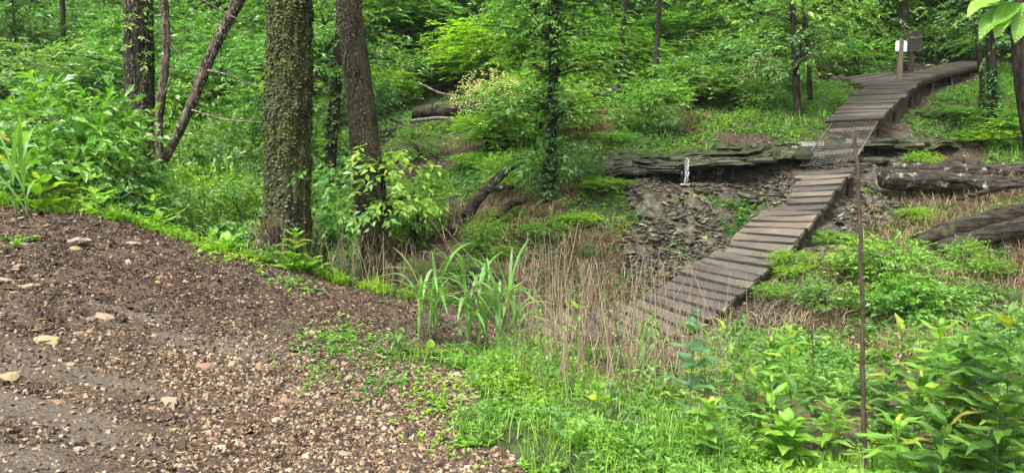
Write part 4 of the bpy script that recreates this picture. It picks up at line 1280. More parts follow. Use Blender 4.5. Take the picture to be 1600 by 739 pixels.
log('fallen_branch', 'grey lichened branch leaning on the bank left of the ivy tree', [(728, 342, 13.4), (742, 318, 13.5), (768, 288, 13.7), (795, 262, 14.0), (815, 252, 14.2)], [0.1, 0.085, 0.08, 0.07, 0.06], M['log_dark'], 6,
    [([(757, 300, 13.6), (780, 294, 13.7), (803, 292, 13.9)], [0.055, 0.05, 0.045])], cat='branch')
log('fallen_branch', 'short dark branch piece below the grey lichened branch', [(765, 348, 13.0), (785, 330, 13.1), (800, 318, 13.3), (825, 312, 13.4)], [0.03, 0.05, 0.06, 0.04], M['log_old'], 7, cat='branch')
log('tree_stub', 'small upright weathered stub beside the leaning grey branch', [(707, 360, 13.0), (708, 330, 13.1), (706, 304, 13.2)], [0.07, 0.06, 0.035], M['log_wood'], 8, cat='stump', k=12)
log('fallen_log', 'mossy log across the slope behind the dirt patch', [(645, 176, 21.5), (700, 174, 21.5), (770, 168, 21.7), (800, 164, 21.8)], [0.14, 0.16, 0.15, 0.12], M['log_old'], 9,
    [([(720, 176, 21.2), (735, 166, 21.1), (760, 172, 21.2)], [0.04, 0.03, 0.02]), ([(735, 180, 21.2), (715, 190, 21.0)], [0.03, 0.015])])
log('fallen_log', 'pale slim log lying behind the mossy log', [(730, 158, 22.6), (760, 157, 22.6), (790, 161, 22.6)], [0.07, 0.08, 0.06], M['log_wood'], 10)
log('fallen_log', 'log in shadow behind the weathered fence post', [(865, 156, 19.8), (920, 152, 19.9), (985, 140, 20.0)], [0.13, 0.15, 0.13], M['log_old'], 11)
log('fallen_log', 'grey log leaning diagonally high on the slope above the waterfall', [(1098, 55, 24.0), (1112, 42, 24.0), (1130, 27, 24.2)], [0.1, 0.12, 0.12], M['log_wood'], 12)
log('fallen_log', 'mossy log lying behind the right branch of the deck', [(1456, 103, 23.6), (1500, 97, 23.8), (1560, 92, 24.0), (1620, 93, 24.0)], [0.14, 0.18, 0.18, 0.16], M['log_old'], 13)
log('fallen_branch', 'thin branch fallen across the wood behind the leaning trunk', [(585, 80, 21), (620, 95, 21), (650, 112, 20.8)], [0.05, 0.05, 0.03], M['log_old'], 14, cat='branch', k=12)
log('fallen_branch', 'thin curved bare branch among bushes above the mossy log', [(655, 130, 20.2), (690, 148, 20.2), (725, 150, 20.3)], [0.02, 0.03, 0.015], M['log_wood'], 15, cat='branch', k=12)
for k, (e, r_, lab) in enumerate([([(640, 190, 20.9), (690, 184, 20.9), (735, 190, 20.8)], [0.05, 0.05, 0.02], 'slim broken branch lying in front of the mossy log'),
                                  ([(700, 196, 20.7), (722, 175, 20.8), (752, 160, 21.0)], [0.04, 0.035, 0.02], 'slanting broken limb leaning over the mossy log'),
                                  ([(610, 186, 21.4), (650, 200, 21.0), (668, 215, 20.6)], [0.06, 0.05, 0.03], 'dark limb sliding down the dirt patch from the log'),
                                  ([(625, 205, 20.6), (690, 214, 20.4), (720, 226, 20.2)], [0.03, 0.03, 0.012], 'thin crooked stick across the dirt patch')]):
    log('fallen_branch', lab, e, r_, M['log_old'] if k % 2 else M['log_wood'], 80 + k, cat='branch', sides=8, k=14)
# bare twigs arching across the left part
for k, (e, lab) in enumerate([([(315, 0, 9.5), (350, 20, 9.6), (385, 38, 9.7), (398, 60, 9.8)], 'bare pale twig arching right from the slanting trunk top'),
                              ([(325, 110, 9.9), (360, 118, 9.8), (402, 136, 9.8)], 'bare twig reaching towards the mossy trunk, middle height'),
                              ([(300, 172, 10.2), (350, 188, 10.0), (415, 192, 9.8)], 'bare twig reaching towards the mossy trunk, lowest'),
                              ([(255, 150, 11.5), (275, 105, 11.3), (262, 60, 11.4), (284, 90, 11.2)], 'bare crooked twig beside the pale dead trunk')]):
    log('bare_twig', lab, e, [0.012, 0.009, 0.006, 0.003][:len(e)], M['log_wood'], 60 + k, cat='twig', sides=6, k=12)


# ------------------------------------------------------------------ rock ledges: each slab a part
def slab_mesh(L, D, H, rng, seed_bump=0.1):
    n = 9
    a = np.sort(rng.random(n)) * 0.6 + np.arange(n) * (2 * PI / n)
    a = np.linspace(0, 2 * PI, n, endpoint=False) + rng.uniform(-0.25, 0.25, n)
    c, s = np.cos(a), np.sin(a)
    k = (np.abs(c) ** 4 + np.abs(s) ** 4) ** (-0.25) * rng.uniform(0.86, 1.06, n)
    X, Y_ = c * k * L / 2, s * k * D / 2
    V = []
    for zz, f in ((0, 0.95), (H * 0.45, 1.0), (H, 0.93)):
        for i in range(n):
            V.append((X[i] * f * rng.uniform(0.97, 1.03), Y_[i] * f * rng.uniform(0.95, 1.05), zz + rng.uniform(-1, 1) * H * 0.12))
    V.append((0, 0, 0)); V.append((0, 0, H + rng.uniform(-0.1, 0.2) * H))
    Qs = [(r * n + i, r * n + (i + 1) % n, (r + 1) * n + (i + 1) % n, (r + 1) * n + i) for r in (0, 1) for i in range(n)]
    Ts = [((i + 1) % n, i, 3 * n) for i in range(n)] + [(2 * n + i, 2 * n + (i + 1) % n, 3 * n + 1) for i in range(n)]
    return mesh_np('slab', V, Qs, Ts, False, M['shale'])


_rs = np.random.default_rng(77)
SLABS = [slab_mesh(1.0, 0.8, 0.09, _rs) for _ in range(12)]


def ledge(name, label, front, layers, dz, setback, seed, slab_len=(0.3, 1.2), depth=(0.7, 1.2), dens=1.0):
    """front: lower lip polyline in pixels; layers rise by dz and retreat by setback"""
    rng = np.random.default_rng(seed)
    W = np.array([tuple(at(*e)) for e in front])
    s = np.concatenate([[0], np.cumsum(np.linalg.norm(np.diff(W, axis=0), axis=1))])
    o = W[0].copy()
    th = thing(name, label, 'rock', o)
    for k in range(layers):
        p = -0.2 + rng.random() * 0.3
        while p < s[-1]:
            L = rng.uniform(*slab_len); m = p + L / 2
            q = np.array([np.interp(np.clip(m, 0, s[-1]), s, W[:, i]) for i in range(3)])
            if rng.random() > dens:
                p += L; continue
            q2 = np.array([np.interp(np.clip(m + 0.2, 0, s[-1]), s, W[:, i]) for i in range(3)]); d = q2 - q
            ang = math.atan2(d[1], d[0]) if np.hypot(d[0], d[1]) > 1e-3 else 0
            D = rng.uniform(*depth)
            fade = min(1, max(0.3, min(m, s[-1] - m) / 0.5))
            pos = q + np.array([0, setback * k + D / 2 + rng.uniform(-0.16, 0.12) + (1 - fade) * 0.2, dz * k + rng.uniform(-0.025, 0.025)])
            link('slab', SLABS[rng.integers(len(SLABS))], th, Vector(pos - o), (rng.uniform(-0.08, 0.06), rng.uniform(-0.07, 0.07), ang + rng.uniform(-0.3, 0.3)),
                 (L * 1.15, D / 0.8, (dz + 0.03) / 0.09 * rng.uniform(0.6, 1.6)))
            p += L * rng.uniform(0.8, 0.98)
    return th


def strata(front, height, setback, seed, th, recess=0.9, top_run=1.2):
    """one continuous face of thin beds with a hollow under it, part of the ledge"""
    W = np.array([tuple(at(*e)) for e in front]); o = W[0].copy()
    s = np.concatenate([[0], np.cumsum(np.linalg.norm(np.diff(W, axis=0), axis=1))])
    nu, nv = int(s[-1] / 0.02), int(height / 0.008)
    u = np.linspace(0, s[-1], nu); base = np.stack([np.interp(u, s, W[:, i]) for i in range(3)], 1)
    hu = height * np.clip(np.minimum(u, s[-1] - u) / 0.9 + 0.4, 0, 1) ** 0.6 * (1 + 0.4 * vnoise(u * 1.3, seed) + 0.15 * vnoise(u * 4, seed))
    base = base + np.stack([0 * u, 0.22 * vnoise(u * 1.7, seed + 8), 0.045 * vnoise(u * 2.3, seed + 9)], 1)
    rows = [base + np.array([0, recess, -0.02]), base + np.array([0, 0.25, 0.0])]
    for j in range(nv + 1):
        v = j / nv; z = v * hu
        w = z / 0.05 + 0.8 * vnoise(u * 0.7, seed) + 0.3 * vnoise(u * 2.5, seed + 4)
        lay = np.floor(w)
        f = w - lay
        y = setback * (v ** 1.25) + 0.17 * vnoise(u * 1.1 + lay * 5.7, lay * 3.3, seed) + 0.1 * vnoise(u * 3.1 + lay * 2.7, lay * 9.1, seed) + 0.035 * vnoise(u * 11, z * 40, seed) - 0.05 * np.sin(PI * np.clip(f, 0, 1)) + (0.08 * np.round(vnoise(u * 1.9, lay * 4.4, 2) * 1.4))
        y = np.maximum(y, -0.12 + 0 * y)
        rows.append(base + np.stack([0.04 * vnoise(u * 5, lay * 3.0, 7), y, z + 0.008 * vnoise(u * 8, z * 30, 3)], 1))
    last = rows[-1]
    for k in range(1, 9):
        rows.append(last + np.stack([0 * u, np.full(nu, top_run * k / 8), 0.03 * k + 0.03 * vnoise(u * 4, k * 1.3, 9) - 0.012 * k * k * 0.6], 1))
    V = np.stack(rows) - o
    n1 = len(rows); i = np.arange(n1 - 1)[:, None] * nu + np.arange(nu - 1)[None, :]
    Q = np.stack([i, i + 1, i + nu + 1, i + nu], -1).reshape(-1, 4)
    link('rock_face', mesh_np('rock_face', V, Q, None, False, M['shale']), th)


MAIN_FRONT = [(925, 279, 14.7), (965, 273, 14.3), (1040, 268, 14.0), (1110, 264, 13.95), (1190, 255, 14.1), (1245, 249, 14.9), (1310, 243, 15.7)]
_l = ledge('rock_ledge', 'overhanging layered rock ledge that the small waterfall drops from', MAIN_FRONT, 4, 0.075, 0.3, 5, (0.25, 0.8), (0.35, 0.7), 0.25)
strata(MAIN_FRONT, 0.27, 0.9, 5, _l, 0.9, 0.8)
ledge('rock_ledge', 'low layered rock step at the left side of the wire ramp', [(1225, 248, 15.3), (1265, 243, 15.5), (1300, 240, 15.7)], 4, 0.055, 0.12, 6)
RF = [(1345, 234, 15.6), (1400, 232, 15.9), (1450, 232, 16.1), (1500, 228, 16.5)]
_l = ledge('rock_ledge', 'layered rock shelf in shadow right of the wire ramp', RF, 3, 0.07, 0.2, 7, dens=0.5)
strata(RF, 0.26, 0.6, 17, _l, 0.6, 0.7)
ledge('rock_ledge', 'lowest flat rock step below the shadowed shelf', [(1345, 262, 15.2), (1375, 260, 15.2), (1400, 258, 15.4)], 2, 0.06, 0.12, 8, (0.3, 0.6))
ledge('rock_ledge', 'short dark ledge end under the grass left of the waterfall', [(935, 278, 14.6), (960, 275, 14.4), (985, 272, 14.3)], 3, 0.06, 0.12, 9, (0.3, 0.6))
for (px, py, Y, L, D, H, rz, tl, lab) in [(1165, 289, 13.95, 0.42, 0.5, 0.9, 0.3, 0.25, 'tilted flat brown rock in the stream bed near the waterfall'),
                                          (1185, 295, 13.8, 0.4, 0.15, 0.5, 0.5, 0.0, 'narrow rock lying beside the tilted flat one'), (1020, 378, 12.4, 0.3, 0.3, 0.6, 0, 0.1, 'flat slab low in the stream bed'),
                                          (1010, 345, 13.0, 0.35, 0.3, 0.6, 1, 0.1, 'pale flat slab at the left of the stream bed'), (1095, 300, 13.9, 0.3, 0.3, 0.5, 1, 0.1, 'small slab below the waterfall splash'),
                                          (1335, 312, 13.9, 0.4, 0.3, 0.8, 1, 0.1, 'flat stone by the right edge of the boardwalk')]:
    p = at(px, py, Y); g = gz(p.x, p.y)
    link('flat_rock', SLABS[int(px) % 12], None, (p.x, p.y, g - 0.01), (tl, 0.1, rz), (L, D / 0.8, H), label=lab, category='rock')

# the trickle of water
wf = at(1075, 240, 13.93)
rng = np.random.default_rng(8)
top, bot = np.array(at(1076, 246, 13.88)), np.array(at(1072, 290, 13.8))
wt = thing('waterfall', 'thin white trickle of water falling from the rock ledge', 'waterfall', bot)
mb = MB()
for k in range(12):
    ox = rng.normal() * 0.02; ext = rng.random()
    t = np.linspace(0, 1, 16)[:, None]
    a = top + np.array([ox, rng.normal() * 0.02, rng.uniform(-0.05, 0.0)]); b = bot + np.array([ox * 0.25 + rng.normal() * 0.025, rng.normal() * 0.03, 0])
    if k % 2 == 0:
        f0 = rng.uniform(0, 0.6); a, b = a + (b - a) * f0, a + (b - a) * min(1, f0 + rng.uniform(0.2, 0.5))
    X = a + (b - a) * t; X[:, 1] += 0.5 * np.clip((X[:, 2] - top[2] + 0.06) / 0.2, 0, 1); X[:, 0] += np.sin(t[:, 0] * PI * 3 + k) * 0.012
    mb.tube(X - bot, 0.0008 + 0.0036 * rng.random(16) ** 3 * (1 - 0.4 * t[:, 0]), 5)
link('stream', mb.mesh('stream', M['water'], True), wt)
mb = MB()
for k in range(26):
    a = rng.random() * 2 * PI; r_ = rng.random() ** 0.7 * 0.1
    p = np.array([math.cos(a) * r_ * 1.2, math.sin(a) * r_ - 0.05, rng.random() * 0.05 * (1 - r_ / 0.2)])
    mb.tube([p, p + np.array([0, 0, 0.006]), p + np.array([0, 0, 0.014])], [0.002, 0.0045, 0.001], 5)
link('splash', mb.mesh('splash', M['water'], True), wt)
mb = MB()
for k in range(16):
    px = rng.uniform(1000, 1160)
    a = np.array(at(px, 266 - (px - 990) * 0.03, 14.0 + rng.random() * 0.1)); ln = rng.uniform(0.05, 0.3); s_ = rng.random() * 0.08
    mb.tube([a - bot - np.array([0, 0, s_]), a - bot - np.array([0, 0, s_ + ln / 2]), a - bot - np.array([0, 0, s_ + ln])], 0.0005, 3)
link('drips', mb.mesh('drips', M['water'], True), wt)
# shallow wet pool under it
a = np.linspace(0, 2 * PI, 40, endpoint=False)
pc = at(1070, 291, 14.05)
pr = 1 + 0.15 * np.sin(a * 3 + 1) + 0.1 * np.sin(a * 7)
V = np.stack([pc.x + np.cos(a) * pr * 0.8, pc.y + 0.22 + np.sin(a) * pr * 0.22, np.full(40, gz(pc.x, pc.y + 0.2) + 0.03)], 1)
V = np.concatenate([V, V - np.array([0, 0, 0.05])])
me = bpy.data.meshes.new('pool'); me.from_pydata([tuple(v) for v in V], [], [tuple(range(40))] + [(i + 40, (i + 1) % 40 + 40, (i + 1) % 40, i) for i in range(40)]); me.materials.append(M['pool'])
link('water', me, kind='structure', label='shallow dark pool under the trickling ledge')


# ------------------------------------------------------------------ scattering
def scatter(rng, n, y0, y1, pw=1.0, pxa=-250, pxb=1850):
    """points over the ground wedge in view (with wide margins)"""
    u = rng.random(n)
    Y_ = (y0 ** pw + (y1 ** pw - y0 ** pw) * u) ** (1 / pw)
    X_ = (rng.uniform(pxa, pxb, n) - 800) / F * Y_
    return X_, Y_


OCT_V = np.array([[1, 0, 0], [0, 1, 0], [-1, 0, 0], [0, -1, 0], [0, 0, 1], [0, 0, -1]], float)
OCT_T = np.array([[0, 1, 4], [1, 2, 4], [2, 3, 4], [3, 0, 4], [1, 0, 5], [2, 1, 5], [3, 2, 5], [0, 3, 5]])
# 9-vertex chip with a flat top
_a = np.linspace(0, 2 * PI, 5, endpoint=False)
CHIP_V = np.concatenate([np.stack([np.cos(_a), np.sin(_a), 0 * _a - 0.5], 1), np.stack([np.cos(_a + 0.2) * 0.75, np.sin(_a + 0.2) * 0.75, 0 * _a + 0.6], 1), [[0, 0, 0.75]]])
CHIP_Q = np.array([[i, (i + 1) % 5, (i + 1) % 5 + 5, i + 5] for i in range(5)])
CHIP_T = np.array([[i + 5, (i + 1) % 5 + 5, 10] for i in range(5)])


def chips(mb, rng, X_, Y_, Z_, size, flat, tilt=0.35):
    n = len(X_)
    V = CHIP_V[None] * (1 + rng.normal(size=(n, 11, 3)) * 0.16)
    el = rng.uniform(0.55, 1.0, n)
    V = V * np.stack([size, size * el, size * flat * rng.uniform(0.6, 1.3, n)], 1)[:, None, :]
    a = rng.random(n) * 2 * PI; c, s = np.cos(a)[:, None], np.sin(a)[:, None]
    x, y = V[:, :, 0] * c - V[:, :, 1] * s, V[:, :, 0] * s + V[:, :, 1] * c
    tx, ty = rng.normal(size=(n, 1)) * tilt, rng.normal(size=(n, 1)) * tilt
    z = V[:, :, 2] + x * tx + y * ty
    V = np.stack([x + X_[:, None], y + Y_[:, None], z + Z_[:, None]], -1).reshape(-1, 3)
    b = np.arange(n)[:, None] * 11
    mb.add(V, (b[:, :, None] + CHIP_Q.reshape(1, 1, -1)).reshape(-1, 4), (b[:, :, None] + CHIP_T.reshape(1, 1, -1)).reshape(-1, 3))


rng = np.random.default_rng(21)
X_, Y_ = scatter(rng, 130000, 2.8, 9.6, 1.25, -160, 960)
Xb, Yb = scatter(rng, 45000, 2.9, 5.8, 1.3, 250, 900); X_, Y_ = np.concatenate([X_, Xb]), np.concatenate([Y_, Yb])
zz = zones(X_, Y_)
k = zz[:, 0] > 0.35 + 0.2 * rng.random(len(X_))
wetp = packed(X_, Y_)
k &= rng.random(len(X_)) < np.clip(1.15 - 1.2 * wetp, 0.12, 1)
X_, Y_ = X_[k], Y_[k]
sz = 0.0035 + 0.0135 * rng.random(len(X_)) ** 2.6 + 0.0012 * np.maximum(Y_ - 4, 0)
big = rng.random(len(X_)) < 0.02; sz[big] *= 2.0
mul = np.clip((Y_ - 4.6) / 1.6 - (X_ + 1.0) * 0.35 + 0.6 * fbm(X_ * 0.9, Y_ * 0.9, 33) - 0.2, 0, 1) > rng.random(len(X_)) * 1.15
mb = MB(); chips(mb, rng, X_[mul], Y_[mul], ground_z(X_[mul], Y_[mul]) + sz[mul] * 0.2, sz[mul], 0.4)
link('wood_mulch', mb.mesh('wood_mulch', M['mulch']), kind='stuff', label='dark brown chips covering the upper slope of the bank')
X_, Y_, sz = X_[~mul], Y_[~mul], sz[~mul]
mb = MB(); chips(mb, rng, X_, Y_, ground_z(X_, Y_) + sz * 0.2, sz, 0.5)
link('gravel', mb.mesh('gravel', M['pebble']), kind='stuff', label='loose brown and tan gravel on the path and bank')

# single larger stones on the gravel
rs = np.random.default_rng(31)
STONES = []
for i in range(8):
    v = []
    n = 10
    mbs = MB()
    a = np.linspace(0, 2 * PI, n, endpoint=False) + rs.uniform(-0.28, 0.28, n)
    rings = []
    for (zr, fr) in ((-0.4, 0.8), (0.0, 1.0), (0.4, 0.8), (0.5, 0.42)):
        k_ = rs.uniform(0.72, 1.2, n)
        rings.append(np.stack([np.cos(a) * fr * k_, np.sin(a) * fr * k_, np.full(n, zr) + rs.uniform(-0.07, 0.07, n)], 1))
    V = np.concatenate(rings + [np.array([[0, 0, 0.6], [0, 0, -0.4]])])
    Qs = [(r * n + j, r * n + (j + 1) % n, (r + 1) * n + (j + 1) % n, (r + 1) * n + j) for r in range(3) for j in range(n)]
    Ts = [(3 * n + j, 3 * n + (j + 1) % n, 4 * n) for j in range(n)] + [((j + 1) % n, j, 4 * n + 1) for j in range(n)]
    STONES.append({mk: mesh_np('stone', V, Qs, Ts, False, M[mk]) for mk in ('stone', 'stone_pink', 'stone_yellow', 'stone_grey')})


def gpoint(px, py):
    """where the pixel's ray meets the ground"""
    o = np.array([0, 0, CZ]); d = np.array(at(px, py, 1.0)) - o
    t = np.arange(2.0, 30, 0.03)
    z = ground_z(d[0] * t, t)
    r_ = CZ + d[2] * t
    w = np.nonzero(r_ < z)[0]
    tt = t[w[0]] if len(w) else 10.0
    return d[0] * tt, tt, gz(d[0] * tt, tt)


NAMED = [
    (122, 380, 44, 'stone', 'largest half buried pale boulder near the top of the gravel bank'),
    (72, 535, 46, 'stone_yellow', 'flat yellowish stone at the left of the gravel slope'),
    (28, 418, 26, 'stone_pink', 'reddish stone near the left edge below the bank top'),
    (48, 450, 34, 'stone', 'pale angular stone at upper left of the gravel slope'),
    (12, 590, 40, 'stone_yellow', 'cream flat stone cut by the left edge'),
    (208, 382, 26, 'stone', 'pale sliver stone just below the grass edge'),
    (165, 497, 32, 'stone', 'long light stone in the middle of the slope'),
    (108, 570, 22, 'stone', 'light stone pair member lower left'),
    (320, 575, 30, 'stone_pink', 'broad flat pinkish stone in mid gravel'),
    (262, 630, 34, 'stone', 'whitish flat chip low in the gravel'),
    (270, 674, 20, 'stone_yellow', 'tan triangular stone near the bottom'),
    (95, 630, 26, 'stone_pink', 'rust coloured flat stone lower left'),
    (245, 443, 14, 'stone_yellow', 'small golden stone upper middle of the slope'),
    (445, 628, 26, 'stone_pink', 'brown stone with shaded side in the lower gravel middle'),
    (680, 590, 22, 'stone_grey', 'grey stone at the grass edge of the path'),
    (715, 587, 30, 'stone', 'pale stone partly under the path side weeds'),
    (540, 710, 26, 'stone', 'pale stone near the bottom centre'),
    (555, 685, 18, 'stone', 'small pale stone above the bottom centre one'),
    (40, 385, 20, 'stone_grey', 'grey stone beside the small green patch on the bank'),
    (140, 500, 24, 'stone_grey', 'dull grey stone next to the long light one'),
    (370, 562, 18, 'stone', 'small light stone right of the pinkish one'),
    (115, 390, 20, 'stone_yellow', 'mustard stone touching the boulder from below'),
    (72, 355, 16, 'stone_pink', 'rusty stone close to the crest at left'),
    (10, 440, 26, 'stone', 'stone at the left edge below the reddish one'),
    (740, 610, 22, 'stone_grey', 'grey brown stone deep in the path side weeds'),
    (330, 690, 20, 'stone_pink', 'brick coloured chip low in the gravel'),
]
for i, (px, py, w, mk, lab) in enumerate(NAMED):
    x, y, z = gpoint(px, py)
    s = w * y / F / 2
    link('stone', STONES[i % 8][mk], None, (x, y, z - s * 0.02), (rs.uniform(-.3, .3), rs.uniform(-.3, .3), rs.uniform(-0.5, 0.5)), (s, s * 0.75, s * 0.6), label=lab, category='stone')
for i in range(220):
    px, py = rs.uniform(0, 790) * (1 if i % 2 else rs.uniform(0.2, 1)), rs.uniform(335, 735)
    x, y, z = gpoint(px, py)
    if zones([x], [y])[0, 0] < 0.6 or y > 9: continue
    s = rs.uniform(7, 16 if px < 330 else 12) * y / F / 2
    mk = ['stone', 'stone', 'stone_pink', 'stone_yellow', 'stone_grey'][rs.integers(5)]
    link('stone', STONES[i % 8][mk], None, (x, y, z + s * 0.1), (rs.uniform(-.2, .2), rs.uniform(-.2, .2), rs.uniform(0, 6)), (s, s * 0.7, s * 0.45),
         label='small loose stone on the %s of the gravel, %s' % ('upper slope' if y > 6 else 'middle' if y > 4.6 else 'nearest part', 'towards the left edge' if px < 250 else 'in the middle' if px < 520 else 'towards the weeds'), category='stone', group='small stones scattered on the gravel')

# wet shale chips on the stream bed
rng = np.random.default_rng(22)
X_, Y_ = scatter(rng, 42000, 10.5, 16.5, 1.5, 930, 1500)
zz = zones(X_, Y_)
k = (zz[:, 1] > 0.25 + 0.25 * rng.random(len(X_))) & (fbm(X_ * 1.7, Y_ * 2.6, 71) > -0.35)
X_, Y_ = X_[k], Y_[k]
sz = 0.01 + 0.075 * rng.random(len(X_)) ** 3.5
mb = MB(); chips(mb, rng, X_, Y_, ground_z(X_, Y_) + (np.floor((0.5 + vnoise(X_ * 2.5, Y_ * 4, 3) * 0.5) * 6) / 6 * 0.2 - 0.05) * zones(X_, Y_)[:, 1] + 0.01, sz, 0.22, 0.22)
link('shale_chips', mb.mesh('shale_chips', M['shale_chip']), kind='stuff', label='broken wet shale chips on the stream bed')


# ------------------------------------------------------------------ ground growth (stuff)
_dk = np.array([tuple((at(*a) + at(*b)) / 2)[:2] for a, b in EDGE + EDGE2 + BRANCH + LEFT])
_dk = np.concatenate([_dk[:-1] * (1 - f) + _dk[1:] * f for f in np.linspace(0, 1, 8)])


def off_deck(X_, Y_):
    d = np.full(len(X_), 9.0)
    for q in _dk:
        d = np.minimum(d, (X_ - q[0]) ** 2 + (Y_ - q[1]) ** 2)
    return d > 0.62 ** 2


def plantlets(mb, rng, X_, Y_, h, leaf, nl=6, wid=0.5, detail=0):
    k = off_deck(X_, Y_); h = np.broadcast_to(h, (len(X_),))[k]; X_, Y_ = X_[k], Y_[k]
    n = len(X_)
    Z_ = ground_z(X_, Y_)
    P = np.stack([X_, Y_, Z_], 1)
    t = rng.random((n, nl))
    a = rng.random((n, nl)) * 2 * PI
    hh = (h * rng.uniform(0.4, 1.3, n))[:, None]
    lean = rng.normal(size=(n, 2)) * 0.25
    B = P[:, None, :] + np.stack([lean[:, 0:1] * hh * t, lean[:, 1:2] * hh * t, hh * t], -1)
    D = np.stack([np.cos(a), np.sin(a), rng.uniform(-0.1, 0.8, (n, nl))], -1)
    Nn = np.stack([rng.normal(size=(n, nl)) * 0.3, rng.normal(size=(n, nl)) * 0.3, np.ones((n, nl))], -1)
    L = leaf * rng.uniform(0.6, 1.3, (n, nl)) * np.ones((n, nl))
    leaves(mb, B.reshape(-1, 3), unit(D.reshape(-1, 3)), unit(Nn.reshape(-1, 3)), L.ravel(), L.ravel() * wid, 0.15, detail)


def blades(mb, rng, X_, Y_, h, w, lean=0.5, z=None, lay=0.0):
    """grass blades: two quads-and-tip each, bending over"""
    k = off_deck(X_, Y_); h = np.broadcast_to(h, (len(X_),))[k]; X_, Y_ = X_[k], Y_[k]
    n = len(X_)
    Z_ = ground_z(X_, Y_) if z is None else z
    P = np.stack([X_, Y_, Z_], 1)
    a = rng.random(n) * 2 * PI
    d = np.stack([np.cos(a), np.sin(a), 0 * a], 1)
    s = np.stack([-np.sin(a), np.cos(a), 0 * a], 1)
    h = (h * rng.uniform(0.5, 1.3, n))[:, None]; w = (np.broadcast_to(w, (n,)) * rng.uniform(0.7, 1.3, n))[:, None] / 2
    ln = (np.abs(rng.normal(size=n)) * lean + lay)[:, None]
    up = np.array([0, 0, 1.0])
    k1 = unit(up + d * ln * 0.6); k2 = unit(up * 0.8 + d * ln * 1.5 - up * 0.25 * ln)
    m_ = P + k1 * h * 0.55; tp = m_ + k2 * h * 0.5
    V = np.stack([P + s * w, P - s * w, m_ + s * w * 0.8, m_ - s * w * 0.8, tp], 1).reshape(-1, 3)
    b = np.arange(n)[:, None] * 5
    mb.add(V, b + np.array([[0, 1, 3, 2]]), b + np.array([[2, 3, 4]]))


def green_mask(X_, Y_, thr=0.4):
    z = zones(X_, Y_)
    return z


# near green patch right of the path
rng = np.random.default_rng(23)
X_, Y_ = scatter(rng, 30000, 3.2, 9.0, 1.4, 560, 1850)
zz = zones(X_, Y_)
k = zz[:, 3] > 0.45 + 0.2 * rng.random(len(X_))
k &= fbm(X_ * 1.6, Y_ * 1.6, 6) > -0.45 + 0.7 * rng.random(len(X_)) - 0.35
X_, Y_ = X_[k], Y_[k]
hv = np.clip(0.5 + fbm(X_ * 2.2, Y_ * 2.2, 44), 0.15, 1.6)
mb = MB(); plantlets(mb, rng, X_[1::2], Y_[1::2], 0.13 * hv[1::2], 0.045, 6, 0.42)
link('ground_cover', mb.mesh('ground_cover', M['leaf_bright']), kind='stuff', label='mid green weeds mixed into the bright carpet right of the path')
X_, Y_, hv = X_[::2], Y_[::2], hv[::2]
mb = MB(); plantlets(mb, rng, X_, Y_, 0.11 * hv, 0.032, 7, 0.4)
link('ground_cover', mb.mesh('ground_cover', M['leaf_lime']), kind='stuff', label='bright low weeds carpeting the ground right of the path')
X_, Y_ = scatter(rng, 22000, 3.2, 9.0, 1.4, 560, 1850)
zz = zones(X_, Y_); k = zz[:, 3] > 0.5 + 0.2 * rng.random(len(X_)); X_, Y_ = X_[k], Y_[k]
mb = MB(); blades(mb, rng, X_, Y_, 0.1 + 0.2 * np.clip(fbm(X_ * 1.8, Y_ * 1.8, 50), 0, 1), 0.0055, 0.7)
link('grass', mb.mesh('grass', M['grass']), kind='stuff', label='short green grass among the near weeds')

# green on the bank behind the crest and on the slopes
rng = np.random.default_rng(24)
X_, Y_ = scatter(rng, 60000, 7.2, 24, 1.5)
zz = zones(X_, Y_)
pn = fbm(X_ * 0.7, Y_ * 0.7, 3)
k = (zz[:, 3] > 0.42 + 0.2 * rng.random(len(X_))) | ((zz[:, 2] > 0.5) & (pn > 0.1) & (rng.random(len(X_)) < 0.7))
X_, Y_ = X_[k], Y_[k]
hv = np.clip(0.55 + 0.9 * fbm(X_ * 1.1, Y_ * 1.1, 55), 0.12, 2.2)
mb = MB(); plantlets(mb, rng, X_[::3], Y_[::3], 0.16 * hv[::3], 0.075, 6, 0.5)
link('ground_cover', mb.mesh('ground_cover', M['leaf_bright']), kind='stuff', label='brighter leafy growth scattered over the hillside')
X_, Y_, hv = np.delete(X_, np.s_[::3]), np.delete(Y_, np.s_[::3]), np.delete(hv, np.s_[::3])
mb = MB(); plantlets(mb, rng, X_, Y_, 0.2 * hv, 0.075, 6, 0.5)
link('ground_cover', mb.mesh('ground_cover', M['leaf_mid']), kind='stuff', label='low leafy growth covering the hillside')
X_, Y_ = scatter(rng, 42000, 9.5, 20, 1.5, -100, 1750)
zz = zones(X_, Y_); pn = fbm(X_ * 0.9, Y_ * 0.9, 13)
k = (zz[:, 3] > 0.45) & (pn > 0.4); X_, Y_ = X_[k], Y_[k]
mb = MB(); blades(mb, rng, X_, Y_, 0.26, 0.012, 0.8)
link('grass', mb.mesh('grass', M['leaf_bright']), kind='stuff', label='yellow green grass on the slope above the ledge')

rng = np.random.default_rng(29)
X_, Y_ = scatter(rng, 4200, 5.2, 11, 1.3, 1000, 1800)
zz = zones(X_, Y_); pn = fbm(X_ * 1.3, Y_ * 1.3, 31)
k = ((zz[:, 3] > 0.35) & (pn > -0.2)) | (pn > 0.45); X_, Y_ = X_[k], Y_[k]
mb = MB(); plantlets(mb, rng, X_, Y_, 0.22, 0.075, 8, 0.42)
link('undergrowth', mb.mesh('undergrowth', M['leaf_mid']), kind='stuff', label='tangled knee high growth in the hollow on the right')

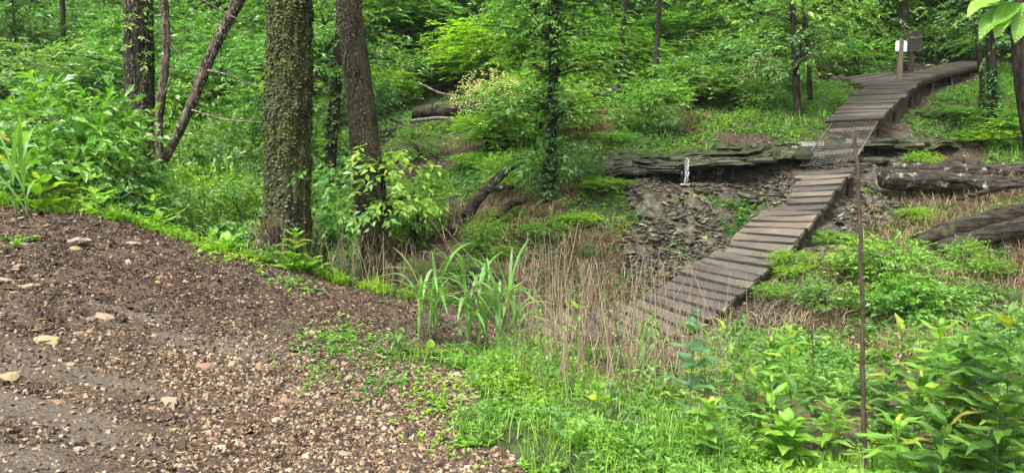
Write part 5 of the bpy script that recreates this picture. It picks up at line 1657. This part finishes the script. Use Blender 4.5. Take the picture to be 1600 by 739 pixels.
# dead grass and pine straw
X_, Y_ = scatter(rng, 60000, 8.0, 20, 1.3, -100, 1800)
zz = zones(X_, Y_); pn = fbm(X_ * 1.1, Y_ * 1.1, 17)
k = ((zz[:, 2] > 0.4) & (pn > -0.7)) | ((zz[:, 4] > 0.5) & (rng.random(len(X_)) < 0.25)) | ((zz[:, 3] > 0.4) & (pn > 0.05) & (rng.random(len(X_)) < 0.6)); X_, Y_ = X_[k], Y_[k]
mb = MB(); blades(mb, rng, X_, Y_, 0.2, 0.008, 0.9, None, 0.8)
k = (zones(X_, Y_)[:, 2] > 0.55); blades(mb, rng, X_[k] + 0.03, Y_[k], 0.26, 0.011, 0.9, None, 1.2); blades(mb, rng, X_[k], Y_[k] + 0.04, 0.3, 0.009, 0.7, None, 0.3)
link('dead_grass', mb.mesh('dead_grass', M['straw']), kind='stuff', label='matted dead tan grass on the bank')
X_, Y_ = scatter(rng, 40000, 10.0, 18, 1.3, 560, 1800)
zz = zones(X_, Y_); pn = fbm(X_ * 1.1, Y_ * 1.1, 27)
k = (zz[:, 2] > 0.45) & (pn > -0.4); X_, Y_ = X_[k], Y_[k]
mb = MB(); blades(mb, rng, X_, Y_, 0.2, 0.008, 1.0, None, 1.4)
link('pine_straw', mb.mesh('pine_straw', M['straw_red']), kind='stuff', label='rusty pine straw lying on the bank')

rng = np.random.default_rng(37)
X_, Y_ = scatter(rng, 30000, 8.5, 25, 1.6, -100, 1800)
zz = zones(X_, Y_)
k = (zz[:, 4] > 0.3) | (zz[:, 2] > 0.4) | (rng.random(len(X_)) < 0.25); k &= zz[:, 0] < 0.4
X_, Y_ = X_[k], Y_[k]; n = len(X_)
P = np.stack([X_, Y_, ground_z(X_, Y_) + 0.015 + 0.02 * rng.random(n)], 1)
D = rng.normal(size=(n, 3)) * np.array([1, 1, 0.25])
mb = MB(); leaves(mb, P, D, unit(rng.normal(size=(n, 3)) * 0.35 + np.array([0, 0, 1.0])), rng.uniform(0.05, 0.12, n), rng.uniform(0.03, 0.06, n), 0.2)
link('leaf_litter', mb.mesh('leaf_litter', M['litter']), kind='stuff', label='fallen brown leaves on the bare slopes')
mb = MB()
for k in range(230):
    Y0 = rng.uniform(10, 23); px = rng.uniform(560, 1650); x = (px - 800) / F * Y0
    if zones([x], [Y0])[0, [1, 2, 4]].sum() < 0.4: continue
    z = gz(x, Y0) + 0.04; a = rng.random() * 6.28; L = rng.uniform(0.15, 0.9)
    d = np.array([math.cos(a), math.sin(a), 0]) * L / 2; c = np.array([x, Y0, z])
    e0, e1 = c - d, c + d
    e0[2] = gz(e0[0], e0[1]) + 0.02; e1[2] = gz(e1[0], e1[1]) + rng.uniform(0.02, 0.15)
    m_ = (e0 + e1) / 2 + rng.normal(size=3) * 0.04
    mb.tube([e0, m_, e1], [0.011, 0.009, 0.004], 5)
link('fallen_twigs', mb.mesh('fallen_twigs', M['log_wood']), kind='stuff', label='small dead twigs littering the slope')

# upright dead stalks before the lower boardwalk
rng = np.random.default_rng(41)
mb = MB()
for k in range(420):
    px = rng.uniform(800, 1180) if k % 2 else rng.normal(935, 90); Y0 = rng.uniform(5.4, 9.0)
    if not (800 < px < 1180): continue
    x = (px - 800) / F * Y0; z = gz(x, Y0)
    h = rng.uniform(0.35, 1.25); l = rng.normal(size=2) * (0.12 if k % 3 else 0.4)
    P = np.array([[x + l[0] * s * h, Y0 + l[1] * s * h, z - 0.03 + s * h] for s in np.linspace(0, 1, 5)]); P[1:4, :2] += rng.normal(size=(3, 2)) * 0.008
    mb.tube(P, np.linspace(0.0033, 0.0014, 5), 4, caps=False)
    for j in range(rng.integers(0, 4)):
        s = rng.uniform(0.4, 1.0); q = np.array([x + l[0] * s * h, Y0 + l[1] * s * h, z + s * h]); a = rng.random() * 6.28
        e = q + np.array([math.cos(a) * 0.06, math.sin(a) * 0.06, rng.uniform(0.03, 0.12)])
        mb.tube([q, (q + e) / 2 + np.array([0, 0, -0.01]), e], [0.002, 0.0015, 0.001], 3, caps=False)
link('dead_stalks', mb.mesh('dead_stalks', M['stalk']), kind='stuff', label='thicket of thin upright dead stalks before the lower boardwalk')
mb = MB()
for k in range(150):
    px = rng.uniform(395, 660); Y0 = rng.uniform(8.6, 9.6)
    x = (px - 800) / F * Y0; z = gz(x, Y0); h = rng.uniform(0.3, 0.75); l = rng.normal(size=2) * 0.2
    P = np.array([[x + l[0] * s * h, Y0 + l[1] * s * h, z + s * h] for s in np.linspace(0, 1, 5)])
    mb.tube(P, np.linspace(0.003, 0.0015, 5), 3, caps=False)
    for j in range(4):
        s = rng.uniform(0.4, 1.0); q = np.array([x + l[0] * s * h, Y0 + l[1] * s * h, z + s * h]); a = rng.random() * 6.28
        e = q + np.array([math.cos(a) * 0.05, math.sin(a) * 0.05, rng.uniform(0.04, 0.1)])
        mb.tube([q, (q + e) / 2, e], [0.002, 0.002, 0.002], 3, caps=False)
link('dead_stalks', mb.mesh('dead_stalks', M['straw']), kind='stuff', label='thin pale dead weeds at the feet of the big trunks')


mb = MB()
for k in range(1800):
    px = rng.uniform(800, 1010) if k % 4 else rng.uniform(1180, 1330)
    Y0 = rng.uniform(9.8, 12.3)
    x = (px - 800) / F * Y0; z = gz(x, Y0)
    if zones([x], [Y0])[0, 1] > 0.3 or fbm(x * 1.2, Y0 * 1.2, 90) < -0.25 or not off_deck(np.array([x]), np.array([Y0]))[0] or (Y0 < 10.9 and px < 1100): continue
    h = rng.uniform(0.2, 0.6); l = np.array([rng.normal() * 0.45, -0.25 + rng.normal() * 0.45])
    t_ = np.linspace(0, 1, 4)
    P = np.stack([x + l[0] * t_ ** 1.6 * h, Y0 + l[1] * t_ ** 1.6 * h, z + h * (t_ - 0.45 * t_ ** 2)], 1)
    mb.tube(P, np.linspace(0.0045, 0.002, 4), 3, caps=False)
link('dead_brush', mb.mesh('dead_brush', M['stalk']), kind='stuff', label='tangled tan dead brush matted on the bank beside the rock bed')


# ------------------------------------------------------------------ foreground plants with leaves of their own
def leaf_shape(kind, seed):
    """unit leaf, length 1 along +Y, normal +Z"""
    rng = np.random.default_rng(seed)
    n = 9
    t = np.linspace(0, 1, n)
    if kind == 'lance': w = 0.15 * np.sin(PI * t ** 0.8) ** 0.8 * (1 - 0.25 * t); bend = 0.3
    elif kind == 'oval': w = 0.24 * np.sin(PI * t ** 0.75) ** 0.7; bend = 0.22
    elif kind == 'heart': w = 0.36 * np.sin(PI * np.clip(t, 0, 1) ** 0.6) ** 0.75; bend = 0.18
    w = np.maximum(w, 0.006)
    cur = -bend * t ** 2 * rng.uniform(0.6, 1.3) + 0.04 * np.sin(t * 9 + seed)
    sx = rng.uniform(-0.05, 0.05) * np.sin(t * PI)
    V = []
    for i in range(n):
        r = 0.02 * math.sin(i * 2.1 + seed)
        V += [(-w[i] + sx[i], t[i], cur[i] + w[i] * 0.35 + r), (sx[i] - w[i] * 0.5, t[i], cur[i] + w[i] * 0.22), (sx[i], t[i], cur[i]), (sx[i] + w[i] * 0.5, t[i], cur[i] + w[i] * 0.22), (w[i] + sx[i], t[i], cur[i] + w[i] * 0.35 - r)]
    Qs = [(i * 5 + j, i * 5 + j + 1, (i + 1) * 5 + j + 1, (i + 1) * 5 + j) for i in range(n - 1) for j in range(4)]
    return V, Qs


def near_leaf_mat(name, c1, c2, trans=0.4, rough=0.4):
    m, nt, p = new_mat(name)
    oi = N(nt, 'ShaderNodeObjectInfo'); tc = N(nt, 'ShaderNodeTexCoord')
    col = ramp(nt, oi.outputs['Random'], [(0, c1), (0.9, c2), (0.96, tuple(x * y for x, y in zip(c2, (1.9, 1.25, 0.8)))), (1, (0.3, 0.26, 0.06))])
    sx = N(nt, 'ShaderNodeSeparateXYZ'); nt.links.new(tc.outputs['Object'], sx.inputs[0])
    ab = N(nt, 'ShaderNodeMath', operation='ABSOLUTE'); nt.links.new(sx.outputs[0], ab.inputs[0])
    vein = ramp(nt, ab.outputs[0], [(0.0, (1.5, 1.4, 1.3)), (0.02, (1, 1, 1))])
    col = mix(nt, 1.0, col, vein, 'MULTIPLY')
    # side veins
    ad = N(nt, 'ShaderNodeMath', operation='SUBTRACT'); nt.links.new(sx.outputs[1], ad.inputs[0]); nt.links.new(ab.outputs[0], ad.inputs[1])
    mu = N(nt, 'ShaderNodeMath', operation='MULTIPLY'); nt.links.new(ad.outputs[0], mu.inputs[0]); mu.inputs[1].default_value = 80
    sn = N(nt, 'ShaderNodeMath', operation='SINE'); nt.links.new(mu.outputs[0], sn.inputs[0])
    nt.links.new(col, p.inputs['Base Color'])
    bump(nt, p, sn.outputs[0], 0.3, 0.01)
    p.inputs['Roughness'].default_value = rough; p.inputs['Specular IOR Level'].default_value = 0.4
    tr = N(nt, 'ShaderNodeBsdfTranslucent'); nt.links.new(mix(nt, 1.0, col, (1.25, 1.45, 0.5), 'MULTIPLY'), tr.inputs[0])
    ms = N(nt, 'ShaderNodeMixShader'); ms.inputs[0].default_value = trans
    nt.links.new(p.outputs[0], ms.inputs[1]); nt.links.new(tr.outputs[0], ms.inputs[2]); nt.links.new(ms.outputs[0], nt.nodes['Material Output'].inputs[0])
    return m


M['forb_leaf'] = near_leaf_mat('forb_leaf', (0.05, 0.125, 0.022), (0.105, 0.22, 0.035))
M['forb_leaf_light'] = near_leaf_mat('forb_leaf_light', (0.12, 0.26, 0.03), (0.21, 0.38, 0.05))
M['forb_leaf_blue'] = near_leaf_mat('forb_leaf_blue', (0.07, 0.17, 0.07), (0.12, 0.24, 0.1), 0.3, 0.35)
M['blade_leaf'] = near_leaf_mat('blade_leaf', (0.09, 0.2, 0.04), (0.17, 0.33, 0.09), 0.35, 0.4)
LEAFM = {}
for kd in ('lance', 'oval', 'heart'):
    for mk in ('forb_leaf', 'forb_leaf_light', 'forb_leaf_blue'):
        LEAFM[kd, mk] = [mesh_np('leaf', *leaf_shape(kd, s), None, True, M[mk]) for s in range(4)]


def aim(direction, up):
    y = Vector(direction).normalized(); x = y.cross(Vector(up)).normalized(); z = x.cross(y)
    return Matrix((x, y, z)).transposed().to_quaternion()


def forb(name, label, px, ptop, Y, pairs, leaf, kind, mk, seed, lean=0.08, cat='plant', group=None, low=0.15, whorl=2, rise=0.45, stem_r=0.005):
    rng = random.Random(seed)
    c = at(px, ptop, Y)
    la, lb = rng.uniform(-lean, lean), rng.uniform(-lean, lean)
    z0 = gz(c.x, Y); H = max(0.12, c.z - z0)
    x0, y0 = c.x - la * H, Y - lb * H
    z0 = gz(x0, y0)
    t = thing(name, label, cat, (x0, y0, z0 - 0.01), 0, group)
    P = [np.array([la * H * s ** 1.4, lb * H * s ** 1.4, H * s]) for s in np.linspace(0, 1, 8)]
    mb = MB(); mb.tube(P, np.linspace(stem_r, stem_r * 0.4, 8), 6)
    link('stem', mb.mesh('stem', M['stem_green'], True), t)
    ang = rng.random() * 6.28
    for i in range(pairs):
        s = low + (1 - low) * (i / max(1, pairs - 1)) ** 0.85
        p = Vector((la * H * s ** 1.4, lb * H * s ** 1.4, H * s))
        for j in range(whorl):
            a = ang + j * 2 * PI / whorl + rng.uniform(-0.25, 0.25)
            sz = leaf * (0.75 + 0.45 * math.sin(PI * min(1, 0.25 + s * 0.7))) * rng.uniform(0.8, 1.15) * (0.55 if i == pairs - 1 else 1)
            up = rise + (0.5 if i >= pairs - 2 else 0) + rng.uniform(-0.25, 0.25)
            d = Vector((math.cos(a), math.sin(a), up))
            q = aim(d, Vector((-math.cos(a) * 0.5, -math.sin(a) * 0.5, 1)) + Vector((rng.uniform(-.3, .3), rng.uniform(-.3, .3), 0)))
            link('leaf', rng.choice(LEAFM[kind, mk]), t, p, q, sz)
        ang += 1.57 if whorl == 2 else 0.9
    return t


FORBS = [
    # px, top, Y, pairs, leaf m, kind, mat, label
    (1085, 500, 4.6, 3, 0.11, 'oval', 'forb_leaf_blue', 'tall single stem plant with drooping oval leaves left of centre right'),
    (1100, 560, 4.9, 5, 0.1, 'lance', 'forb_leaf', 'narrow leaved plant just right of the drooping oval leaved one'),
    (1165, 505, 6.6, 6, 0.1, 'lance', 'forb_leaf', 'slim plant in front of the lower boardwalk bend'),
    (1205, 545, 5.4, 7, 0.12, 'lance', 'forb_leaf', 'leafy plant third from the tall rusty stalk on its left'),
    (1232, 525, 5.0, 8, 0.13, 'lance', 'forb_leaf_light', 'tallest light plant left of the rusty stalk'),
    (1265, 580, 4.8, 6, 0.11, 'lance', 'forb_leaf', 'plant around the thin brown stalk'),
    (1180, 600, 4.6, 6, 0.11, 'lance', 'forb_leaf', 'plant low between the oval leaved plant and the rusty stalk'),
    (1300, 640, 4.5, 5, 0.11, 'lance', 'forb_leaf_light', 'low plant just left of the rusty stalk foot'),
    (1230, 670, 4.2, 5, 0.12, 'oval', 'forb_leaf_light', 'broad leaved light plant near the bottom left of the stalk'),
    (1385, 560, 4.8, 7, 0.12, 'lance', 'forb_leaf', 'plant directly right of the rusty stalk'),
    (1415, 515, 4.6, 8, 0.14, 'lance', 'forb_leaf', 'tall plant second right of the rusty stalk'),
    (1440, 600, 3.9, 6, 0.13, 'lance', 'forb_leaf', 'close plant with long leaves bottom right of the stalk'),
    (1470, 520, 4.3, 8, 0.14, 'lance', 'forb_leaf_light', 'bright tall plant in the middle of the right thicket'),
    (1505, 560, 3.7, 7, 0.14, 'oval', 'forb_leaf', 'close broad leaved plant in the right thicket'),
    (1540, 525, 3.6, 8, 0.14, 'lance', 'forb_leaf', 'tall close plant second from the right edge'),
    (1580, 500, 3.3, 8, 0.15, 'lance', 'forb_leaf', 'closest tall plant at the right edge'),
    (1595, 580, 3.9, 7, 0.13, 'lance', 'forb_leaf', 'plant hidden behind the closest one at the right edge'),
    (1560, 640, 3.3, 6, 0.14, 'lance', 'forb_leaf', 'low close plant in the bottom right corner'),
    (1480, 660, 3.4, 5, 0.13, 'lance', 'forb_leaf', 'low plant at the bottom between stalk and corner'),
    (1400, 670, 3.7, 5, 0.12, 'lance', 'forb_leaf_light', 'low light plant at the bottom right of the stalk'),
    (1345, 600, 6.0, 6, 0.11, 'lance', 'forb_leaf', 'plant seen just behind the rusty stalk'),
    (1455, 560, 5.6, 7, 0.12, 'lance', 'forb_leaf', 'farther plant in the right thicket below the large bush'),
    (1520, 500, 5.6, 7, 0.13, 'lance', 'forb_leaf_light', 'farther light plant near the spreading bush'),
    (1030, 600, 4.9, 4, 0.09, 'lance', 'forb_leaf', 'small plant left of the drooping oval leaved one'),
    (1110, 640, 4.3, 4, 0.09, 'oval', 'forb_leaf_light', 'small light plant in the bottom centre grass'),
    (935, 600, 4.9, 4, 0.08, 'heart', 'forb_leaf_light', 'small heart leaved plant in the bright weeds, right one'),
    (870, 640, 4.5, 3, 0.08, 'oval', 'forb_leaf_blue', 'dull green small plant in the bright weeds'),
    (910, 660, 4.3, 3, 0.075, 'oval', 'forb_leaf_light', 'small plant low in the bright weeds, centre'),
    (1000, 690, 4.1, 3, 0.07, 'oval', 'forb_leaf', 'tiny plant near the bottom in the bright weeds'),
    (820, 545, 6.4, 4, 0.1, 'heart', 'forb_leaf_light', 'light heart leaved plant right of the tall grass'),
    (905, 505, 8.0, 4, 0.1, 'heart', 'forb_leaf_light', 'light heart leaved plant before the lower boardwalk'),
    (1010, 430, 9.6, 5, 0.1, 'lance', 'forb_leaf', 'thin plant standing up before the boardwalk bend'),
    (545, 400 + 145, 6.2, 2, 0.06, 'oval', 'forb_leaf', 'seedling on the path near the small leaf patch'),
    (672, 555, 5.9, 3, 0.07, 'heart', 'forb_leaf_light', 'yellow green heart leaved seedling beside the tall grass'),
    # bank crest
    (462, 362, 8.3, 6, 0.14, 'oval', 'forb_leaf_light', 'bright broad leaved plant at the foot of the mossy trunk'),
    (450, 400, 8.2, 4, 0.12, 'oval', 'forb_leaf_light', 'low broad leaves below the bright plant at the mossy trunk'),
    (330, 360, 8.3, 4, 0.14, 'lance', 'forb_leaf_light', 'low spreading plant on the bank crest centre'),
    (30, 215, 7.6, 6, 0.22, 'oval', 'forb_leaf_light', 'big light leaved plant at the left edge of the bank'),
    (75, 250, 7.9, 6, 0.18, 'lance', 'forb_leaf', 'second big leaved plant on the bank near the left edge'),
    (110, 235, 8.2, 6, 0.17, 'oval', 'forb_leaf', 'third big leaved plant on the bank from the left'),
    (140, 265, 8.0, 5, 0.16, 'lance', 'forb_leaf_light', 'light plant on the bank before the bright bush'),
    (185, 285, 8.2, 5, 0.14, 'lance', 'forb_leaf', 'green plant on the bank below the dark trunk'),
    (235, 300, 8.4, 5, 0.14, 'lance', 'forb_leaf_light', 'light plant on the crest under the slanting trunk'),
    (275, 320, 8.6, 4, 0.13, 'lance', 'forb_leaf', 'plant on the crest right of the slanting trunk foot'),
    (5, 270, 7.5, 5, 0.2, 'oval', 'forb_leaf_blue', 'dull broad leaved plant cut by the left edge'),
    (352, 378, 8.15, 4, 0.17, 'oval', 'forb_leaf_light', 'pale broad rosette spilling over the middle of the crest'),
    (425, 385, 8.3, 5, 0.15, 'lance', 'forb_leaf', 'drooping plant on the crest just left of the mossy trunk foot'),
    (485, 408, 8.4, 5, 0.15, 'oval', 'forb_leaf_light', 'light plant on the crest just right of the mossy trunk foot'),
    (520, 425, 8.6, 4, 0.12, 'lance', 'forb_leaf', 'low plant on the crest between the two big trunks'),
    (250, 335, 8.0, 4, 0.16, 'lance', 'forb_leaf_light', 'light spreading plant where the crest bends, left of centre'),
    (150, 300, 7.75, 4, 0.18, 'lance', 'forb_leaf_light', 'long leaved light plant right on the gravel edge at left'),
    (60, 280, 7.5, 4, 0.2, 'oval', 'forb_leaf_light', 'low big leaved plant on the gravel edge near the left side'),
    (375, 350, 8.8, 4, 0.12, 'oval', 'forb_leaf', 'plant on the crest left of the mossy trunk'),
]
for i, (px, pt, Y, pr, lf, kd, mk, lab) in enumerate(FORBS):
    big = Y < 7 and px > 1040
    forb('leafy_plant', lab, px, pt - (12 if big else 0), Y, pr + (3 if big else 0), lf * (1.4 if big else 1.25), kd, mk, 300 + i, whorl=3 if big or lf > 0.13 else 2, low=0.25 if Y < 6 else 0.15)
# filler plants among the right thicket, nothing tells them apart
rf = random.Random(9)
for i in range(26):
    px = rf.uniform(1130, 1680); Y = rf.uniform(3.6, 7.0)
    x = (px - 800) / F * Y; z = gz(x, Y)
    pyg = HORIZON + (CZ - z) / Y * F
    forb('leafy_plant', 'lance leaved plant filling the %s of the right thicket, %s the rusty stalk' % ('front' if Y < 5.2 else 'back', 'left of' if px < 1345 else 'right of'), px, pyg - rf.uniform(0.25, 0.6) * F / Y, Y, 6, rf.uniform(0.12, 0.17), 'lance', rf.choice(['forb_leaf', 'forb_leaf', 'forb_leaf_light']), 500 + i, group='lance leaved plants in the right thicket')


for i in range(44):
    px = rf.uniform(700, 1160); Y = rf.uniform(4.2, 7.4)
    x = (px - 800) / F * Y; z = gz(x, Y)
    if zones([x], [Y])[0, 3] < 0.45: continue
    pyg = HORIZON + (CZ - z) / Y * F
    forb('small_weed', 'small leafy weed in the %s of the bright carpet, %s' % ('near part' if Y < 5.5 else 'far part', 'by the path' if px < 900 else 'away from the path'), px, pyg - rf.uniform(0.12, 0.34) * F / Y, Y, 4, rf.uniform(0.05, 0.09), rf.choice(['lance', 'oval']), rf.choice(['forb_leaf', 'forb_leaf_light', 'forb_leaf_blue']), 700 + i, group='small weeds in the bright carpet beside the path', lean=0.2, stem_r=0.003)


for i in range(30):
    px = rf.uniform(830, 1190); Y = rf.uniform(6.4, 8.9)
    x = (px - 800) / F * Y; z = gz(x, Y)
    pyg = HORIZON + (CZ - z) / Y * F
    forb('tall_weed', 'tall green weed before the foot of the boardwalk, %s' % ('among the dead stalks' if px < 1010 else 'right of the dead stalks'), px, pyg - rf.uniform(0.3, 0.75) * F / Y, Y, 6, rf.uniform(0.09, 0.15), 'lance', rf.choice(['forb_leaf', 'forb_leaf_light']), 800 + i, group='tall weeds before the foot of the boardwalk', lean=0.2, stem_r=0.004, rise=0.8)


def blade_mesh(seed, arch):
    rng = np.random.default_rng(seed)
    n = 14
    t = np.linspace(0, 1, n)
    y = t - 0.18 * arch * t ** 3
    x = arch * 0.62 * t ** 2.2
    z = np.where(t < 2, t * 1.0 - 0.55 * arch * np.clip(t - 0.35, 0, 1) ** 1.6 * 1.4, 0)
    w = 0.021 * np.sin(PI * np.clip(t * 0.93 + 0.07, 0, 1)) ** 0.6
    V = []
    for i in range(n):
        V += [(x[i], -w[i], z[i] + w[i] * 0.5), (x[i], 0, z[i]), (x[i], w[i], z[i] + w[i] * 0.5)]
    Qs = [(i * 3 + j, i * 3 + j + 1, (i + 1) * 3 + j + 1, (i + 1) * 3 + j) for i in range(n - 1) for j in range(2)]
    return mesh_np('blade', V, Qs, None, True, M['blade_leaf'])


BL = [blade_mesh(s, a) for s, a in enumerate((0.15, 0.4, 0.7, 1.0, 1.3))]


def grass_clump(label, px, ptop, Y, n, seed, spread=0.08, culms=3, wide=1.0, az=None, cat='grass'):
    rng = random.Random(seed)
    c = at(px, ptop, Y); z0 = gz(c.x, Y); H = c.z - z0
    t = thing('tall_grass', label, cat, (c.x, Y, z0 - 0.01))
    mb = MB(); tips = []
    for k in range(culms):
        a = rng.random() * 6.28; r = rng.random() * spread
        b = np.array([math.cos(a) * r, math.sin(a) * r, 0]); l = np.array([rng.uniform(-.1, .1), rng.uniform(-.1, .1), 0]); hh = H * rng.uniform(0.5, 0.7)
        P = [b + l * s * H + np.array([0, 0, hh * s]) for s in np.linspace(0, 1, 6)]
        mb.tube(P, np.linspace(0.006, 0.003, 6), 6); tips.append((b, l, hh))
    link('culm', mb.mesh('culm', M['stem_green'], True), t)
    for i in range(n):
        b, l, hh = tips[i % culms]
        s = rng.random() ** 0.7 * 0.95
        p = b + l * s * H + np.array([0, 0, hh * s])
        L = H * rng.uniform(0.45, 0.8)
        a = rng.random() * 6.28
        link('blade', BL[min(4, int(rng.random() ** 0.8 * 5))], t, Vector(p), (0, rng.uniform(0.0, 0.55), a), (L, L * 0.85 * wide, L))
    return t


grass_clump('leftmost tall arching grass clump beside the gravel path', 665, 375, 6.6, 26, 1, 0.12, 4, 1.5)
grass_clump('middle tall arching grass clump beside the path', 735, 385, 6.6, 36, 2, 0.15, 6, 1.5)
grass_clump('right hand tall grass clump with drooping pale blades', 775, 400, 6.4, 28, 3, 0.12, 5, 1.5)
grass_clump('short tuft of grass at the path edge below the tall ones', 625, 495, 5.9, 22, 4, 0.05, 3, 2.4)
grass_clump('grass clump with slanting blades right of the tall clumps', 808, 450, 6.3, 16, 5, 0.08, 3, 1.6)
grass_clump('grass stems standing in the dead stalks', 1000, 480, 6.6, 14, 6, 0.12, 3)
grass_clump('second grass stem group right in the dead stalks', 960, 540, 6.4, 10, 7, 0.1, 3)
grass_clump('broad bladed grass at the far left edge of the bank', 22, 175, 7.0, 12, 8, 0.1, 3, 1.5)
grass_clump('arching grass clump on the bank near the left', 55, 240, 7.6, 14, 9, 0.1, 3, 1.1)
grass_clump('low grass tuft on the crest in front of the bushes', 300, 350, 8.3, 14, 10, 0.1, 3)
grass_clump('low grass tuft on the crest below the left trunk', 205, 320, 8.0, 12, 11, 0.1, 3)
grass_clump('grass tuft above the waterfall ledge, long bladed', 1040, 200, 16.3, 30, 12, 0.25, 8, 1.0)
grass_clump('grass tuft right of the boardwalk ramp by the log', 1398, 305, 14.2, 24, 13, 0.2, 6, 1.0)
grass_clump('grass tuft between the deck and the dark shelf', 1345, 200, 16.4, 20, 14, 0.2, 5, 1.0)


# little leaf patches on the path
def leaf_patch(label, px, py, w, hgt, n, seed, mat='leaf_bright', leaf=0.035):
    rng = np.random.default_rng(seed)
    x, y, z = gpoint(px, py)
    X_ = x + rng.normal(size=n) * w * y / F * 0.5; Y_ = y + rng.normal(size=n) * hgt
    mb = MB()
    plantlets(mb, rng, X_, Y_, 0.03, leaf, 6, 0.5)
    me = mb.mesh('leaf_patch', M[mat])
    link('weed_patch', me, kind='stuff', label=label)


for k_, (px, py, w, n_) in enumerate([(1130, 318, 40, 90), (1000, 318, 24, 60), (1215, 285, 24, 50), (1060, 395, 26, 50), (1160, 352, 60, 130), (1345, 300, 30, 60)]):
    leaf_patch(('small moss and weed tuft in the rock bed, ' + ['below the ledge middle', 'at its left edge', 'at its top right', 'low in its centre', 'beside the boardwalk', 'right of the boardwalk'][k_]), px, py, w, 0.18, n_, 90 + k_, 'leaf_mid', 0.05)
leaf_patch('small creeping weeds on the gravel below the crest', 520, 528, 60, 0.35, 130, 1)
leaf_patch('creeping weeds strip on the path', 560, 545, 80, 0.3, 110, 2)
leaf_patch('tiny creeping weeds low on the path', 495, 588, 36, 0.12, 45, 3, 'leaf_lime', 0.025)
leaf_patch('weeds patch on the gravel by the short grass tuft', 600, 600, 60, 0.25, 70, 4)
leaf_patch('weeds patch crossing the path edge', 690, 625, 70, 0.3, 130, 5, 'leaf_lime')
leaf_patch('weeds scattered at the lower path edge', 730, 680, 60, 0.2, 70, 6)
leaf_patch('small green sprig on the gravel near the left top', 33, 383, 26, 0.08, 34, 7)
leaf_patch('weeds spilling over the crest below the mossy trunk', 460, 445, 40, 0.2, 70, 8)
leaf_patch('weeds spilling over the crest at the middle', 350, 398, 60, 0.2, 110, 9, 'leaf_lime', 0.05)

# fringe of grass along the crest of the bank
rng = np.random.default_rng(61)
mb = MB()
cr = np.array([tuple(at(*e)) for e in [(-150, 300, 7.3), (0, 322, 7.25), (200, 352, 7.75), (400, 408, 8.15), (560, 452, 8.6), (640, 476, 9.0), (690, 484, 9.4)]])
t = rng.random(15000) * (len(cr) - 1)
t = t[vnoise(t * 9, 0) + 0.6 * vnoise(t * 27, 3) > -0.55 + 1.3 * rng.random(len(t))]; i0 = t.astype(int); f = t - i0
Xc = cr[i0, 0] * (1 - f) + cr[i0 + 1, 0] * f; Yc = cr[i0, 1] * (1 - f) + cr[i0 + 1, 1] * f + rng.random(len(t)) ** 1.3 * 1.1 - 0.1
blades(mb, rng, Xc, Yc, 0.1 + 0.2 * np.clip(vnoise(Xc * 2.5, Yc * 2), 0, 1), 0.009, 0.9)
plantlets(mb, rng, Xc[::4], Yc[::4], 0.12, 0.05, 6, 0.45)
link('grass', mb.mesh('grass', M['leaf_lime']), kind='stuff', label='fringe of bright grass along the crest of the gravel bank')

for _o in S.objects:
    if _o.parent is not None and _o.name.split('.')[0] in ('bough', 'twigs', 'ivy', 'crown', 'foliage', 'blossom', 'wire_netting', 'wire_grid', 'drips', 'splash', 'stream', 'lip_water', 'bark_flakes', 'branches', 'stem', 'bud_scars'):
        if _o.name.split('.')[0] != 'stem' or _o.parent.name.startswith(('bush', 'brush', 'flowering')):
            _o['kind'] = 'stuff'

# near branch with light leaves reaching in at the top right, part of the near trunk
rng = random.Random(3)
br = [at(1600, -10, 5.2), at(1575, 5, 5.1), at(1550, 12, 5.0), at(1530, 15, 4.95)]
o = T15.location
mb = MB(); mb.tube([at(1640, -60, 9.4) - o, at(1620, -40, 7.0) - o] + [p - o for p in br], np.linspace(0.02, 0.004, 6), 6)
link('branch', mb.mesh('branch', M['stem_green'], True), T15)
for (px, py, tx, ty, s) in [(1560, 0, 1515, 12, 0.2), (1590, 8, 1532, 45, 0.26), (1570, 10, 1558, 52, 0.16), (1592, -10, 1545, -5, 0.2), (1600, 5, 1590, 60, 0.2)]:
    a, b = at(px, py, 5.0), at(tx, ty, 4.9)
    q = aim(b - a, Vector((0, -0.5, 1)))
    link('leaf', LEAFM['oval', 'forb_leaf_light'][rng.randrange(4)], T15, a - o, q, (b - a).length)



# ------------------------------------------------------------------ damp air of the wood
mb = MB()
zlo, zhi = float(GZ.min()) - 1.0, float(GZ.max()) + 18.0
mb.box((0, 50, (zlo + zhi) / 2), (125, 0, 0), (0, 125, 0), (0, 0, (zhi - zlo) / 2))
hz, hnt, hp = new_mat('haze')
hnt.nodes.remove(hp)
pv = N(hnt, 'ShaderNodeVolumePrincipled'); pv.inputs['Color'].default_value = (0.9, 0.95, 1.0, 1); pv.inputs['Density'].default_value = 0.0003
hnt.links.new(pv.outputs[0], hnt.nodes['Material Output'].inputs['Volume'])
link('haze', mb.mesh('haze', hz), kind='stuff', label='faint damp haze between the trees')
